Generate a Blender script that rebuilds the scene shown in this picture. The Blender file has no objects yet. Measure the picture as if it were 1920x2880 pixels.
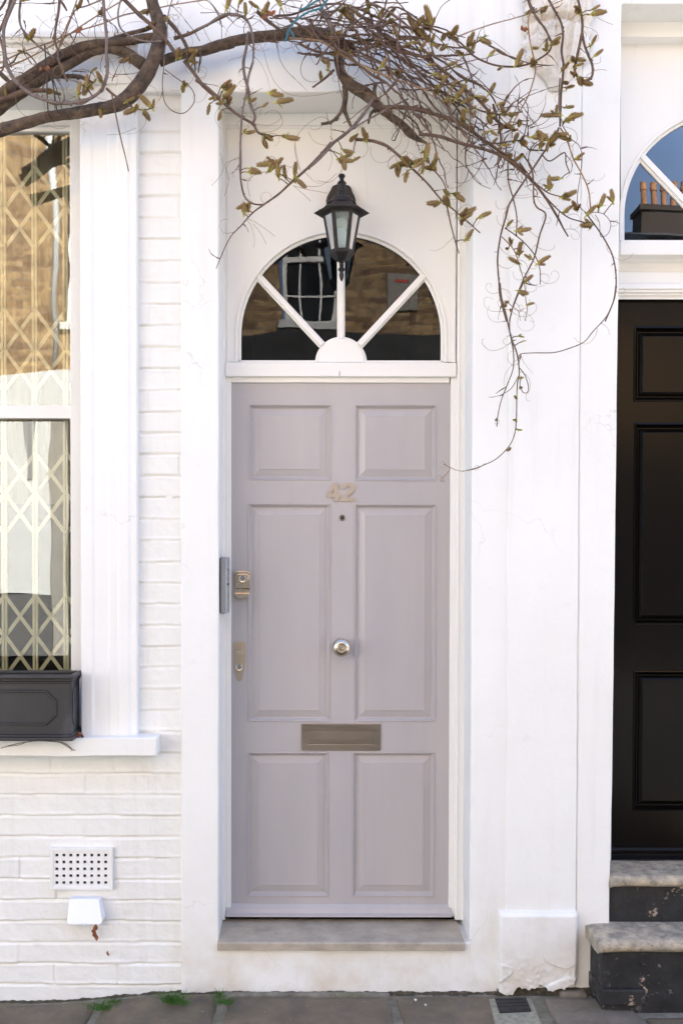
import bpy, bmesh, math, random
from mathutils import Vector, Matrix, noise
PI = math.pi
C = bpy.context.scene.collection
scene = bpy.context.scene
random.seed(7)

# ------------------------------------------------------------------ camera
S = 0.00126            # metres per photo pixel on the wall plane y = 0
D = 3.70               # camera distance from the wall plane
F = D / S
PITCH = math.radians(1.05)
ROLL = math.radians(0.10)
UV_P = (868.0, 1560.0 + F * math.tan(PITCH))   # principal point in photo pixels
cam_d = bpy.data.cameras.new('camera')
cam = bpy.data.objects.new('camera', cam_d)
C.objects.link(cam)
cam_d.sensor_fit = 'VERTICAL'
cam_d.sensor_height = 36.0
cam_d.lens = F / 2880 * 36.0
cam_d.shift_x = (960 - UV_P[0]) / 2880
cam_d.shift_y = (UV_P[1] - 1440) / 2880
cam_d.clip_start = 0.05
cam_d.clip_end = 500
CAM = Vector((0, -D, 1.55))
ROT = Matrix.Rotation(PI / 2 - PITCH, 3, 'X') @ Matrix.Rotation(ROLL, 3, 'Z')
cam.matrix_world = Matrix.Translation(CAM) @ ROT.to_4x4()
scene.camera = cam

# ------------------------------------------------------------------ world and sun
SUN_EL = math.radians(42)
SUN_AZ = math.radians(14)          # clockwise from +Y (the sun stands behind the white house)
w = bpy.data.worlds.new('World')
scene.world = w
w.use_nodes = True
nt = w.node_tree
bg = nt.nodes['Background']
sky = nt.nodes.new('ShaderNodeTexSky')
sky.sky_type = 'NISHITA'
sky.sun_disc = False
sky.sun_elevation = SUN_EL
sky.sun_rotation = SUN_AZ
sky.dust_density = 3.0
sky.air_density = 0.7
nt.links.new(sky.outputs[0], bg.inputs[0])
bg.inputs[1].default_value = 0.15
sd = bpy.data.lights.new('sun', 'SUN')
sd.energy = 5.0
sd.angle = math.radians(0.5)
sd.color = (1.0, 0.975, 0.90)
sun = bpy.data.objects.new('sun', sd)
C.objects.link(sun)
sdir = Vector((math.sin(SUN_AZ) * math.cos(SUN_EL), math.cos(SUN_AZ) * math.cos(SUN_EL), math.sin(SUN_EL)))
sun.rotation_euler = sdir.to_track_quat('Z', 'Y').to_euler()
scene.view_settings.view_transform = 'Standard'
scene.view_settings.look = 'None'
scene.view_settings.exposure = 2.66
scene.view_settings.gamma = 1.0
scene.cycles.max_bounces = 10
scene.cycles.transparent_max_bounces = 16
scene.cycles.sample_clamp_indirect = 8

# ------------------------------------------------------------------ helpers
def P(u, v, y=0.0):
    """photo pixel -> world point on the plane at depth y"""
    d = ROT @ Vector(((u - UV_P[0]) / F, -(v - UV_P[1]) / F, -1))
    t = (y - CAM.y) / d.y
    return CAM + d * t
def X(u, y=0.0, v=1500): return P(u, v, y).x
def Z(v, y=0.0, u=960): return P(u, v, y).z
def K(px, y=0.0): return px * S * (D + y) / D      # a length in photo pixels at depth y
def nz(p, s=1.0): return noise.noise(Vector(p) * s)
def smooth(a, b, t):
    t = max(0.0, min(1.0, (t - a) / (b - a)))
    return t * t * (3 - 2 * t)

def tag(o, label=None, cat=None, group=None, kind=None):
    if label: o['label'] = label
    if cat: o['category'] = cat
    if group: o['group'] = group
    if kind: o['kind'] = kind
    return o
def thing(name, loc, label, cat, group=None, rz=0):
    o = bpy.data.objects.new(name, None)
    C.objects.link(o)
    o.empty_display_size = 0.1
    o.location = loc
    o.rotation_euler = (0, 0, rz)
    return tag(o, label, cat, group)
def obj(name, bm, mat, parent=None, smooth_=False, bevel=0, seg=2, ang=35):
    me = bpy.data.meshes.new(name)
    bm.normal_update()
    bm.to_mesh(me)
    bm.free()
    o = bpy.data.objects.new(name, me)
    C.objects.link(o)
    for m in (mat if isinstance(mat, (list, tuple)) else [mat]):
        me.materials.append(m)
    if smooth_:
        me.polygons.foreach_set('use_smooth', [True] * len(me.polygons))
        if smooth_ != 'all':
            me.set_sharp_from_angle(angle=math.radians(smooth_ if smooth_ is not True else 40))
    if bevel:
        md = o.modifiers.new('bevel', 'BEVEL')
        md.width = bevel
        md.segments = seg
        md.limit_method = 'ANGLE'
        md.angle_limit = math.radians(ang)
        md.harden_normals = False
    if parent is not None:
        o.parent = parent
        if parent.type == 'EMPTY':
            mw = Matrix.LocRotScale(parent.location, parent.rotation_euler, None)
            o.matrix_parent_inverse = mw.inverted()
    return o
def struct(name, bm, mat, **k):
    o = obj(name, bm, mat, **k)
    o['kind'] = 'structure'
    return o
def box(bm, x0, x1, y0, y1, z0, z1, mi=0):
    if x0 > x1: x0, x1 = x1, x0
    if y0 > y1: y0, y1 = y1, y0
    if z0 > z1: z0, z1 = z1, z0
    vs = [bm.verts.new(p) for p in ((x0,y0,z0),(x1,y0,z0),(x1,y1,z0),(x0,y1,z0),(x0,y0,z1),(x1,y0,z1),(x1,y1,z1),(x0,y1,z1))]
    for f in ((0,3,2,1),(4,5,6,7),(0,1,5,4),(1,2,6,5),(2,3,7,6),(3,0,4,7)):
        bm.faces.new([vs[i] for i in f]).material_index = mi
    return vs
def pbox(bm, u0, v0, u1, v1, y0, y1, yr=None, mi=0):
    """box whose front face covers the photo rectangle at depth yr (default y0)"""
    yr = y0 if yr is None else yr
    um, vm = (u0 + u1) / 2, (v0 + v1) / 2
    return box(bm, X(u0, yr, vm), X(u1, yr, vm), y0, y1, Z(v0, yr, um), Z(v1, yr, um), mi)
def BM(): return bmesh.new()
def prism(bm, pts, y0, y1, mi=0):
    """polygon pts [(x,z)] extruded from y0 (front) to y1"""
    a = [bm.verts.new((x, y0, z)) for x, z in pts]
    b = [bm.verts.new((x, y1, z)) for x, z in pts]
    n = len(pts)
    fs = [bm.faces.new(a), bm.faces.new(b[::-1])]
    for i in range(n):
        fs.append(bm.faces.new((a[i], b[i], b[(i + 1) % n], a[(i + 1) % n])))
    for f in fs: f.material_index = mi
    bmesh.ops.recalc_face_normals(bm, faces=fs)
    return fs
def xprism(bm, pts, x0, x1, mi=0):
    """profile pts [(y,z)] extruded along x"""
    a = [bm.verts.new((x0, y, z)) for y, z in pts]
    b = [bm.verts.new((x1, y, z)) for y, z in pts]
    n = len(pts)
    fs = [bm.faces.new(a), bm.faces.new(b[::-1])]
    for i in range(n):
        fs.append(bm.faces.new((a[i], b[i], b[(i + 1) % n], a[(i + 1) % n])))
    for f in fs: f.material_index = mi
    bmesh.ops.recalc_face_normals(bm, faces=fs)
def lathe(bm, prof, o, axis='Z', seg=32, mi=0):
    """prof [(r, h)] revolved about an axis through o"""
    rings = []
    for r, h in prof:
        ring = []
        for i in range(seg):
            a = 2 * PI * i / seg
            if axis == 'Z': p = (o[0] + r * math.cos(a), o[1] + r * math.sin(a), o[2] + h)
            elif axis == 'Y': p = (o[0] + r * math.cos(a), o[1] - h, o[2] + r * math.sin(a))
            else: p = (o[0] + h, o[1] + r * math.cos(a), o[2] + r * math.sin(a))
            ring.append(bm.verts.new(p))
        rings.append(ring)
    fs = []
    for a, b in zip(rings, rings[1:]):
        for i in range(seg):
            fs.append(bm.faces.new((a[i], a[(i + 1) % seg], b[(i + 1) % seg], b[i])))
    fs.append(bm.faces.new(rings[0][::-1]))
    fs.append(bm.faces.new(rings[-1]))
    for f in fs: f.material_index = mi
    bmesh.ops.recalc_face_normals(bm, faces=fs)
def catmull(pts, step):
    """pts: list of tuples; returns resampled list"""
    out = []
    n = len(pts)
    for i in range(n - 1):
        p0 = pts[max(i - 1, 0)]; p1 = pts[i]; p2 = pts[i + 1]; p3 = pts[min(i + 2, n - 1)]
        L = math.dist(p1[:3], p2[:3])
        k = max(1, int(math.ceil(L / step)))
        for j in range(k):
            t = j / k
            out.append(tuple(0.5 * ((2 * b) + (-a + c) * t + (2 * a - 5 * b + 4 * c - d) * t * t + (-a + 3 * b - 3 * c + d) * t ** 3)
                             for a, b, c, d in zip(p0, p1, p2, p3)))
    out.append(tuple(pts[-1]))
    return out
def tube(bm, pts, seg=8, mi=0, cap=True, rough=0.0, seed=0.0):
    """pts: list of (x,y,z,r); rough makes bark lumps"""
    n = len(pts)
    P3 = [Vector(p[:3]) for p in pts]
    T = [(P3[min(i + 1, n - 1)] - P3[max(i - 1, 0)]) for i in range(n)]
    T = [t.normalized() if t.length > 1e-9 else Vector((0, 0, 1)) for t in T]
    up = Vector((0, -1, 0)) if abs(T[0].y) < 0.8 else Vector((1, 0, 0))
    N = (up - T[0] * up.dot(T[0])).normalized()
    rings = []
    for i in range(n):
        N = N - T[i] * N.dot(T[i])
        N = N.normalized() if N.length > 1e-6 else T[i].orthogonal().normalized()
        B = T[i].cross(N)
        r = max(pts[i][3], 1e-5)
        ring = []
        for k in range(seg):
            a = 2 * PI * k / seg
            d = N * math.cos(a) + B * math.sin(a)
            rr = r
            if rough:
                q = P3[i] + d * r
                rr *= 1 + rough * (noise.noise(Vector((math.cos(a) * 2.2 + seed, math.sin(a) * 2.2, i * 0.05))) * 0.9
                                   + noise.noise(q * 38) * 0.55)
            ring.append(bm.verts.new(P3[i] + d * rr))
        rings.append(ring)
    for a, b in zip(rings, rings[1:]):
        for k in range(seg):
            f = bm.faces.new((a[k], a[(k + 1) % seg], b[(k + 1) % seg], b[k]))
            f.material_index = mi
            f.smooth = True
    if cap and seg > 2:
        bm.faces.new(rings[0][::-1]).material_index = mi
        bm.faces.new(rings[-1]).material_index = mi
def slab(bm, solids, voids, yf, yb, step=0.05, amp=0.0012, wob=0.0015, back=False, mi=0):
    """wall sheet of thickness yf..yb with real openings; rects are (x0,z0,x1,z1)"""
    xs = sorted({r[i] for r in solids + voids for i in (0, 2)})
    zs = sorted({r[i] for r in solids + voids for i in (1, 3)})
    def fill(a):
        out = [a[0]]
        for b in a[1:]:
            if b - out[-1] < 1e-6: continue
            s = out[-1]
            k = max(1, int(round((b - s) / step)))
            out += [s + (b - s) * (j + 1) / k for j in range(k)]
        return out
    x_lo, x_hi = min(r[0] for r in solids), max(r[2] for r in solids)
    z_lo, z_hi = min(r[1] for r in solids), max(r[3] for r in solids)
    xs = fill([x for x in xs if x_lo - 1e-6 <= x <= x_hi + 1e-6]); zs = fill([z for z in zs if z_lo - 1e-6 <= z <= z_hi + 1e-6])
    def is_solid(i, j):
        if i < 0 or j < 0 or i >= len(xs) - 1 or j >= len(zs) - 1: return False
        x, z = (xs[i] + xs[i + 1]) / 2, (zs[j] + zs[j + 1]) / 2
        if not any(r[0] < x < r[2] and r[1] < z < r[3] for r in solids): return False
        return not any(r[0] < x < r[2] and r[1] < z < r[3] for r in voids)
    vf, vb = {}, {}
    def VF(i, j):
        if (i, j) not in vf:
            x, z = xs[i], zs[j]
            vf[i, j] = bm.verts.new((x + wob * nz((x * 2, 7.1, z * 3), 2), yf + amp * nz((x, 3.3, z), 4) + amp * .6 * nz((x, 9.3, z), 15),
                                     z + wob * nz((x * 3, 1.7, z * 2), 2)))
        return vf[i, j]
    def VB(i, j):
        if (i, j) not in vb: vb[i, j] = bm.verts.new((xs[i], yb, zs[j]))
        return vb[i, j]
    sol = [[is_solid(i, j) for j in range(len(zs) - 1)] for i in range(len(xs) - 1)]
    def ok(i, j): return 0 <= i < len(xs) - 1 and 0 <= j < len(zs) - 1 and sol[i][j]
    for i in range(len(xs) - 1):
        for j in range(len(zs) - 1):
            if not sol[i][j]: continue
            fs = [(VF(i, j), VF(i + 1, j), VF(i + 1, j + 1), VF(i, j + 1))]
            if back: fs.append((VB(i, j), VB(i, j + 1), VB(i + 1, j + 1), VB(i + 1, j)))
            if not ok(i - 1, j): fs.append((VF(i, j), VF(i, j + 1), VB(i, j + 1), VB(i, j)))
            if not ok(i + 1, j): fs.append((VF(i + 1, j), VB(i + 1, j), VB(i + 1, j + 1), VF(i + 1, j + 1)))
            if not ok(i, j - 1): fs.append((VF(i, j), VB(i, j), VB(i + 1, j), VF(i + 1, j)))
            if not ok(i, j + 1): fs.append((VF(i, j + 1), VF(i + 1, j + 1), VB(i + 1, j + 1), VB(i, j + 1)))
            for f in fs: bm.faces.new(f).material_index = mi
def prect(u0, v0, u1, v1, y=0.0):
    um, vm = (u0 + u1) / 2, (v0 + v1) / 2
    vm = max(-200, min(3000, vm)); um = max(-500, min(2600, um))
    return (X(u0, y, vm), Z(v1, y, um), X(u1, y, vm), Z(v0, y, um))

# ------------------------------------------------------------------ materials
def mat(name, col, rough=0.6, metal=0.0, col2=None, nscale=6, ndetail=5, lo=0.35, hi=0.65, bump=0.0, bscale=60, bdist=0.002,
        stretch=(1, 1, 1), spec=0.5, stains=(), coat=0, bdetail=6, rough2=None, cracks=False, streak=None):
    m = bpy.data.materials.new(name)
    m.use_nodes = True
    t = m.node_tree
    b = t.nodes['Principled BSDF']
    b.inputs['Base Color'].default_value = (*col, 1)
    b.inputs['Roughness'].default_value = rough
    b.inputs['Metallic'].default_value = metal
    b.inputs['Specular IOR Level'].default_value = spec
    b.inputs['Coat Weight'].default_value = coat
    tc = t.nodes.new('ShaderNodeTexCoord')
    mp = t.nodes.new('ShaderNodeMapping')
    mp.inputs['Scale'].default_value = stretch
    t.links.new(tc.outputs['Object'], mp.inputs[0])
    cur = None
    def ramp(sc, lo, hi, det=5, rgh=0.6, seed=0, kind='noise', mapping=mp):
        if kind == 'noise':
            n = t.nodes.new('ShaderNodeTexNoise'); n.noise_dimensions = '4D'
            n.inputs['W'].default_value = seed
            n.inputs['Scale'].default_value = sc; n.inputs['Detail'].default_value = det; n.inputs['Roughness'].default_value = rgh
            out = n.outputs[0]
        else:
            n = t.nodes.new('ShaderNodeTexVoronoi'); n.inputs['Scale'].default_value = sc; out = n.outputs[0]
        t.links.new(mapping.outputs[0], n.inputs['Vector'])
        r = t.nodes.new('ShaderNodeMapRange')
        r.inputs[1].default_value = lo; r.inputs[2].default_value = hi
        t.links.new(out, r.inputs[0])
        return r.outputs[0]
    def mix(fac, a, bcol):
        x = t.nodes.new('ShaderNodeMix'); x.data_type = 'RGBA'
        t.links.new(fac, x.inputs[0])
        if a is None: x.inputs[6].default_value = (*col, 1)
        else: t.links.new(a, x.inputs[6])
        x.inputs[7].default_value = (*bcol, 1)
        return x.outputs[2]
    if col2: cur = mix(ramp(nscale, lo, hi, ndetail), None, col2)
    for st in stains:
        # (colour, scale, lo, hi, strength, zmin, zmax) : patches, optionally fading out between two heights
        c_, sc_, lo_, hi_, k_ = st[:5]
        f = ramp(sc_, lo_, hi_, 6, 0.65, seed=random.random() * 50, kind='vor' if len(st) > 7 else 'noise')
        mm = t.nodes.new('ShaderNodeMath'); mm.operation = 'MULTIPLY'; mm.use_clamp = True
        t.links.new(f, mm.inputs[0]); mm.inputs[1].default_value = k_
        f = mm.outputs[0]
        if len(st) > 5 and st[5] is not None:
            sx = t.nodes.new('ShaderNodeSeparateXYZ'); t.links.new(tc.outputs['Object'], sx.inputs[0])
            r = t.nodes.new('ShaderNodeMapRange')
            r.inputs[1].default_value = st[5]; r.inputs[2].default_value = st[6]
            r.inputs[3].default_value = 1; r.inputs[4].default_value = 0
            t.links.new(sx.outputs[2], r.inputs[0])
            m2 = t.nodes.new('ShaderNodeMath'); m2.operation = 'MULTIPLY'
            t.links.new(f, m2.inputs[0]); t.links.new(r.outputs[0], m2.inputs[1])
            f = m2.outputs[0]
        cur = mix(f, cur, c_)
    if streak:
        mp2 = t.nodes.new('ShaderNodeMapping'); mp2.inputs['Scale'].default_value = (13, 13, .55)
        t.links.new(tc.outputs['Object'], mp2.inputs[0])
        f = ramp(1.0, .52, .78, 5, .6, 17, mapping=mp2)
        g_ = ramp(1.3, .45, .65, 3, .5, 23)
        m5 = t.nodes.new('ShaderNodeMath'); m5.operation = 'MULTIPLY'; t.links.new(f, m5.inputs[0]); t.links.new(g_, m5.inputs[1])
        m6 = t.nodes.new('ShaderNodeMath'); m6.operation = 'MULTIPLY'; t.links.new(m5.outputs[0], m6.inputs[0]); m6.inputs[1].default_value = streak[1]
        cur = mix(m6.outputs[0], cur, streak[0])
    if cracks:
        nn = t.nodes.new('ShaderNodeTexNoise'); nn.inputs['Scale'].default_value = 7; nn.inputs['Detail'].default_value = 5
        t.links.new(tc.outputs['Object'], nn.inputs['Vector'])
        va = t.nodes.new('ShaderNodeVectorMath'); va.operation = 'MULTIPLY_ADD'; va.inputs[1].default_value = (.22, .22, .22)
        t.links.new(nn.outputs[1], va.inputs[0]); t.links.new(tc.outputs['Object'], va.inputs[2])
        vo = t.nodes.new('ShaderNodeTexVoronoi'); vo.feature = 'DISTANCE_TO_EDGE'; vo.inputs['Scale'].default_value = 2.3
        t.links.new(va.outputs[0], vo.inputs['Vector'])
        r1 = t.nodes.new('ShaderNodeMapRange'); r1.inputs[1].default_value = .0; r1.inputs[2].default_value = .0045; r1.inputs[3].default_value = 1; r1.inputs[4].default_value = 0
        t.links.new(vo.outputs['Distance'], r1.inputs[0])
        f2 = ramp(1.7, .53, .60, 2, .5, 31)
        m3 = t.nodes.new('ShaderNodeMath'); m3.operation = 'MULTIPLY'; t.links.new(r1.outputs[0], m3.inputs[0]); t.links.new(f2, m3.inputs[1])
        m4 = t.nodes.new('ShaderNodeMath'); m4.operation = 'MULTIPLY'; t.links.new(m3.outputs[0], m4.inputs[0]); m4.inputs[1].default_value = .36
        cur = mix(m4.outputs[0], cur, (.38, .35, .31))
    if cur is not None: t.links.new(cur, b.inputs['Base Color'])
    if rough2 is not None:
        r = t.nodes.new('ShaderNodeMapRange'); f = ramp(nscale * 1.7, 0.3, 0.7, 5, 0.6, 9)
        r.inputs[3].default_value = rough; r.inputs[4].default_value = rough2
        t.links.new(f, r.inputs[0]); t.links.new(r.outputs[0], b.inputs['Roughness'])
    if bump:
        n = t.nodes.new('ShaderNodeTexNoise')
        n.inputs['Scale'].default_value = bscale; n.inputs['Detail'].default_value = bdetail; n.inputs['Roughness'].default_value = 0.65
        t.links.new(mp.outputs[0], n.inputs['Vector'])
        bp = t.nodes.new('ShaderNodeBump')
        bp.inputs['Strength'].default_value = bump; bp.inputs['Distance'].default_value = bdist
        t.links.new(n.outputs[0], bp.inputs['Height'])
        t.links.new(bp.outputs[0], b.inputs['Normal'])
    return m
def glass(name, ior=1.5, tint=(1, 1, 1), rough=0.0, dust=0.0, wave=0.0, body=0.0, bodycol=(.8, .85, .85)):
    """thin pane: fresnel mirror over clear glass, with a little surface dust"""
    m = bpy.data.materials.new(name); m.use_nodes = True
    t = m.node_tree; t.nodes.clear()
    out = t.nodes.new('ShaderNodeOutputMaterial')
    fr = t.nodes.new('ShaderNodeFresnel'); fr.inputs[0].default_value = ior
    gl = t.nodes.new('ShaderNodeBsdfGlossy'); gl.inputs['Roughness'].default_value = rough
    tr = t.nodes.new('ShaderNodeBsdfTransparent'); tr.inputs[0].default_value = (*tint, 1)
    mx = t.nodes.new('ShaderNodeMixShader')
    base = tr.outputs[0]
    if body or dust:
        df = t.nodes.new('ShaderNodeBsdfDiffuse'); df.inputs[0].default_value = (*bodycol, 1)
        m0 = t.nodes.new('ShaderNodeMixShader')
        tc = t.nodes.new('ShaderNodeTexCoord'); n = t.nodes.new('ShaderNodeTexNoise'); n.inputs['Scale'].default_value = 14; n.inputs['Detail'].default_value = 8
        t.links.new(tc.outputs['Object'], n.inputs['Vector'])
        r = t.nodes.new('ShaderNodeMapRange'); r.inputs[1].default_value = .35; r.inputs[2].default_value = .8
        r.inputs[3].default_value = body; r.inputs[4].default_value = body + dust
        t.links.new(n.outputs[0], r.inputs[0]); t.links.new(r.outputs[0], m0.inputs[0])
        t.links.new(tr.outputs[0], m0.inputs[1]); t.links.new(df.outputs[0], m0.inputs[2]); base = m0.outputs[0]
    if wave:
        tc2 = t.nodes.new('ShaderNodeTexCoord'); n2 = t.nodes.new('ShaderNodeTexNoise'); n2.inputs['Scale'].default_value = 3.2; n2.inputs['Detail'].default_value = 1
        t.links.new(tc2.outputs['Object'], n2.inputs['Vector'])
        bp = t.nodes.new('ShaderNodeBump'); bp.inputs['Strength'].default_value = 1; bp.inputs['Distance'].default_value = wave
        t.links.new(n2.outputs[0], bp.inputs['Height']); t.links.new(bp.outputs[0], gl.inputs['Normal'])
    t.links.new(fr.outputs[0], mx.inputs[0]); t.links.new(base, mx.inputs[1]); t.links.new(gl.outputs[0], mx.inputs[2])
    t.links.new(mx.outputs[0], out.inputs[0])
    return m
def brickmat(name, c1, c2, mortar, bump=0.6, scale=1.0):
    m = bpy.data.materials.new(name); m.use_nodes = True
    t = m.node_tree; b = t.nodes['Principled BSDF']; b.inputs['Roughness'].default_value = .9
    tc = t.nodes.new('ShaderNodeTexCoord')
    mp = t.nodes.new('ShaderNodeMapping'); mp.inputs['Rotation'].default_value = (PI / 2, 0, 0)
    br = t.nodes.new('ShaderNodeTexBrick')
    br.inputs['Scale'].default_value = scale
    br.inputs['Brick Width'].default_value = .225; br.inputs['Row Height'].default_value = .075; br.inputs['Mortar Size'].default_value = .006
    br.inputs['Color1'].default_value = (*c1, 1); br.inputs['Color2'].default_value = (*c2, 1); br.inputs['Mortar'].default_value = (*mortar, 1)
    t.links.new(tc.outputs['Object'], mp.inputs[0]); t.links.new(mp.outputs[0], br.inputs[0])
    n = t.nodes.new('ShaderNodeTexNoise'); n.inputs['Scale'].default_value = 9; n.inputs['Detail'].default_value = 6
    t.links.new(tc.outputs['Object'], n.inputs['Vector'])
    mx = t.nodes.new('ShaderNodeMix'); mx.data_type = 'RGBA'; mx.blend_type = 'MULTIPLY'; mx.inputs[0].default_value = .8
    cr = t.nodes.new('ShaderNodeValToRGB'); cr.color_ramp.elements[0].color = (.45, .4, .38, 1); cr.color_ramp.elements[0].position = .35
    cr.color_ramp.elements[1].position = .62
    t.links.new(n.outputs[0], cr.inputs[0]); t.links.new(br.outputs[0], mx.inputs[6]); t.links.new(cr.outputs[0], mx.inputs[7])
    t.links.new(mx.outputs[2], b.inputs['Base Color'])
    bp = t.nodes.new('ShaderNodeBump'); bp.inputs['Strength'].default_value = bump; bp.inputs['Distance'].default_value = .01; bp.invert = True
    t.links.new(br.outputs[1], bp.inputs['Height']); t.links.new(bp.outputs[0], b.inputs['Normal'])
    return m
M = {}
M['stucco'] = mat('painted_stucco', (.820, .820, .795), .62, col2=(.785, .785, .758), nscale=2.2, bump=.35, bscale=45, bdist=.0025,
    cracks=True, streak=((.56, .52, .46), .5), stains=(((.55, .45, .31), 5, .42, .72, .75, .0, .40), ((.60, .57, .52), 16, .60, .78, .28), ((.70, .66, .60), 1.6, .52, .75, .30), ((.25, .24, .22), 90, .73, .80, .8)))
M['brick_paint'] = mat('painted_brickwork', (.80, .80, .775), .55, streak=((.56, .52, .44), .45), col2=(.775, .78, .755), nscale=3, bump=.3, bscale=70, bdist=.002,
    stains=(((.60, .55, .47), 7, .56, .80, .45), ((.20, .22, .18), 80, .74, .80, .8)))
M['ornament'] = mat('weathered_plaster', (.80, .77, .72), .7, col2=(.70, .65, .58), nscale=9, bump=.8, bscale=120, bdist=.004)
M['joinery'] = mat('painted_joinery', (.82, .81, .775), .42, col2=(.80, .785, .74), nscale=4, bump=.12, bscale=30, bdist=.001, stretch=(1, 1, .15),
    stains=(((.5, .43, .36), 22, .66, .80, .5),))
M['door'] = mat('mauve_paint', (.455, .424, .420), .28, streak=((.36, .335, .345), .5), col2=(.390, .372, .380), nscale=3, bump=.10, bscale=60, bdist=.0008, stretch=(1, 1, .25),
    stains=(((.36, .32, .33), 8, .62, .78, .35),), rough2=.44)
M['black_door'] = mat('black_gloss_paint', (.0026, .0020, .0017), .13, spec=.16, col2=(.0045, .0034, .0026), nscale=5, bump=.4, bscale=45, bdist=.0012, stretch=(1, 1, .06), rough2=.22)
M['brass'] = mat('satin_brass', (.66, .60, .52), .22, 1.0, col2=(.56, .47, .35), nscale=30, bump=.05, bscale=200, bdist=.0003)
M['plate'] = mat('aged_bronze_plate', (.42, .36, .30), .33, 1.0, col2=(.22, .19, .155), nscale=9, lo=.3, hi=.7, stretch=(.35, 1, 2.5), bump=.1, bscale=150, bdist=.0004)
M['bronze'] = mat('dull_bronze', (.44, .385, .31), .40, 1.0, bump=.1, bscale=300, bdist=.0003)
M['chrome'] = mat('worn_chrome', (.7, .68, .64), .18, 1.0)
M['darkmetal'] = mat('dark_keyhole_metal', (.05, .05, .055), .35, .8)
M['digit'] = mat('brushed_brass_digits', (.46, .40, .335), .42, .6, col2=(.40, .345, .29), nscale=60)
M['stone'] = mat('door_sill_stone', (.46, .40, .32), .7, col2=(.34, .295, .235), nscale=14, bump=.3, bscale=90, bdist=.002,
    stains=(((.17, .145, .12), 9, .54, .76, .6), ((.09, .08, .06), 40, .68, .8, .5)))
M['step'] = mat('worn_step_stone', (.54, .45, .33), .85, col2=(.24, .22, .18), nscale=22, bump=.9, bscale=110, bdist=.004,
    stains=(((.13, .115, .09), 45, .50, .68, .7), ((.20, .19, .10), 8, .55, .75, .5)))
M['riser'] = mat('peeling_black_paint', (.009, .009, .009), .5, col2=(.022, .021, .021), nscale=12, bump=.9, bscale=60, bdist=.003, rough2=.8,
    stains=(((.40, .36, .33), 34, .62, .68, .45), ((.42, .40, .38), 13, .56, .70, .5, .02, .20), ((.40, .30, .23), 9, .64, .66, .9)))
M['flag'] = mat('york_stone_flags', (.185, .140, .092), .7, col2=(.092, .074, .050), nscale=5, bump=.8, bscale=26, bdist=.006, rough2=.85,
    stains=(((.13, .12, .06), 7, .52, .72, .45), ((.055, .055, .058), 11, .5, .75, .6), ((.40, .38, .34), 60, .72, .78, .7)))
M['flag_warm'] = mat('buff_stone_flags', (.20, .165, .125), .75, col2=(.13, .105, .08), nscale=8, bump=.8, bscale=30, bdist=.006,
    stains=(((.10, .13, .10), 6, .48, .7, .65), ((.35, .32, .27), 40, .66, .76, .6)))
M['mortar'] = mat('gritty_mortar', (.27, .245, .20), .95, col2=(.15, .135, .10), nscale=25, bump=1, bscale=150, bdist=.006,
    stains=(((.13, .14, .06), 9, .48, .7, .6),))
M['soil'] = mat('joint_soil', (.11, .09, .06), .95, col2=(.035, .032, .02), nscale=40, bump=1, bscale=120, bdist=.006)
M['asphalt'] = mat('asphalt', (.11, .108, .105), .85, col2=(.085, .085, .085), nscale=40, bump=.6, bscale=200, bdist=.004)
M['paver'] = mat('far_pavement', (.30, .28, .25), .85, col2=(.24, .225, .20), nscale=8)
M['glass'] = glass('fanlight_glass', 1.45, (.55, .58, .57), dust=.014, wave=.0012)
M['glass_w'] = glass('window_glass', 1.85, (.96, .98, .96), dust=.03, wave=.0016)
M['glass_b'] = glass('neighbour_glass', 1.95, (.4, .42, .42), dust=.02, wave=.0004)
M['pane'] = glass('lantern_glass', 1.5, (.80, .86, .85), rough=.12, body=.16, dust=.2, bodycol=(.55, .65, .63))
M['bulb'] = mat('frosted_bulb', (.74, .80, .78), .25)
M['bulb_base'] = mat('lamp_holder_ivory', (.62, .62, .50), .5)
M['lantern'] = mat('black_cast_metal', (.010, .0095, .010), .42, .2, col2=(.016, .014, .013), nscale=18, bump=.4, bscale=160, bdist=.0008)
M['lantern_roof'] = mat('dusty_cast_metal', (.050, .038, .032), .6, .1, col2=(.014, .012, .014), nscale=16, bump=.5, bscale=180, bdist=.001)
M['grille'] = mat('cream_grille_paint', (.88, .82, .60), .45)
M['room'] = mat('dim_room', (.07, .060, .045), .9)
M['warm_tint'] = mat('tan_warm_tint', (.42, .33, .20), .9, col2=(.36, .28, .17), nscale=6)  # tan put in for the warm tone of the window panes
M['lead'] = mat('black_planter_resin', (.019, .018, .020), .38, col2=(.030, .029, .031), nscale=7, bump=.25, bscale=50, bdist=.001, rough2=.58,
    stains=(((.15, .15, .165), 5, .60, .78, .5),))
M['compost'] = mat('compost', (.03, .022, .016), .95, bump=1, bscale=120, bdist=.01)
M['bark'] = mat('wisteria_bark', (.145, .098, .064), .85, col2=(.040, .027, .021), nscale=34, bump=1, bscale=120, bdist=.007, bdetail=8,
    stains=(((.16, .125, .085), 12, .55, .72, .6), ((.50, .48, .42), 14, .74, .78, .7)))
M['twigbark'] = mat('twig_bark', (.150, .088, .056), .7, col2=(.072, .044, .030), nscale=35, bump=.5, bscale=220, bdist=.002)
M['greytwig'] = mat('grey_twig_bark', (.19, .145, .125), .7, col2=(.11, .08, .07), nscale=30, bump=.5, bscale=220, bdist=.002)
M['straw'] = mat('straw_stem', (.30, .195, .105), .65, col2=(.22, .13, .07), nscale=30)
M['budscale'] = mat('bud_scales', (.30, .165, .10), .8, col2=(.36, .29, .09), nscale=60, lo=.4, hi=.6, bump=.5, bscale=400, bdist=.001)
M['budgreen'] = mat('young_leaf_green', (.52, .54, .10), .6, col2=(.42, .38, .09), nscale=80)
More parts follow.
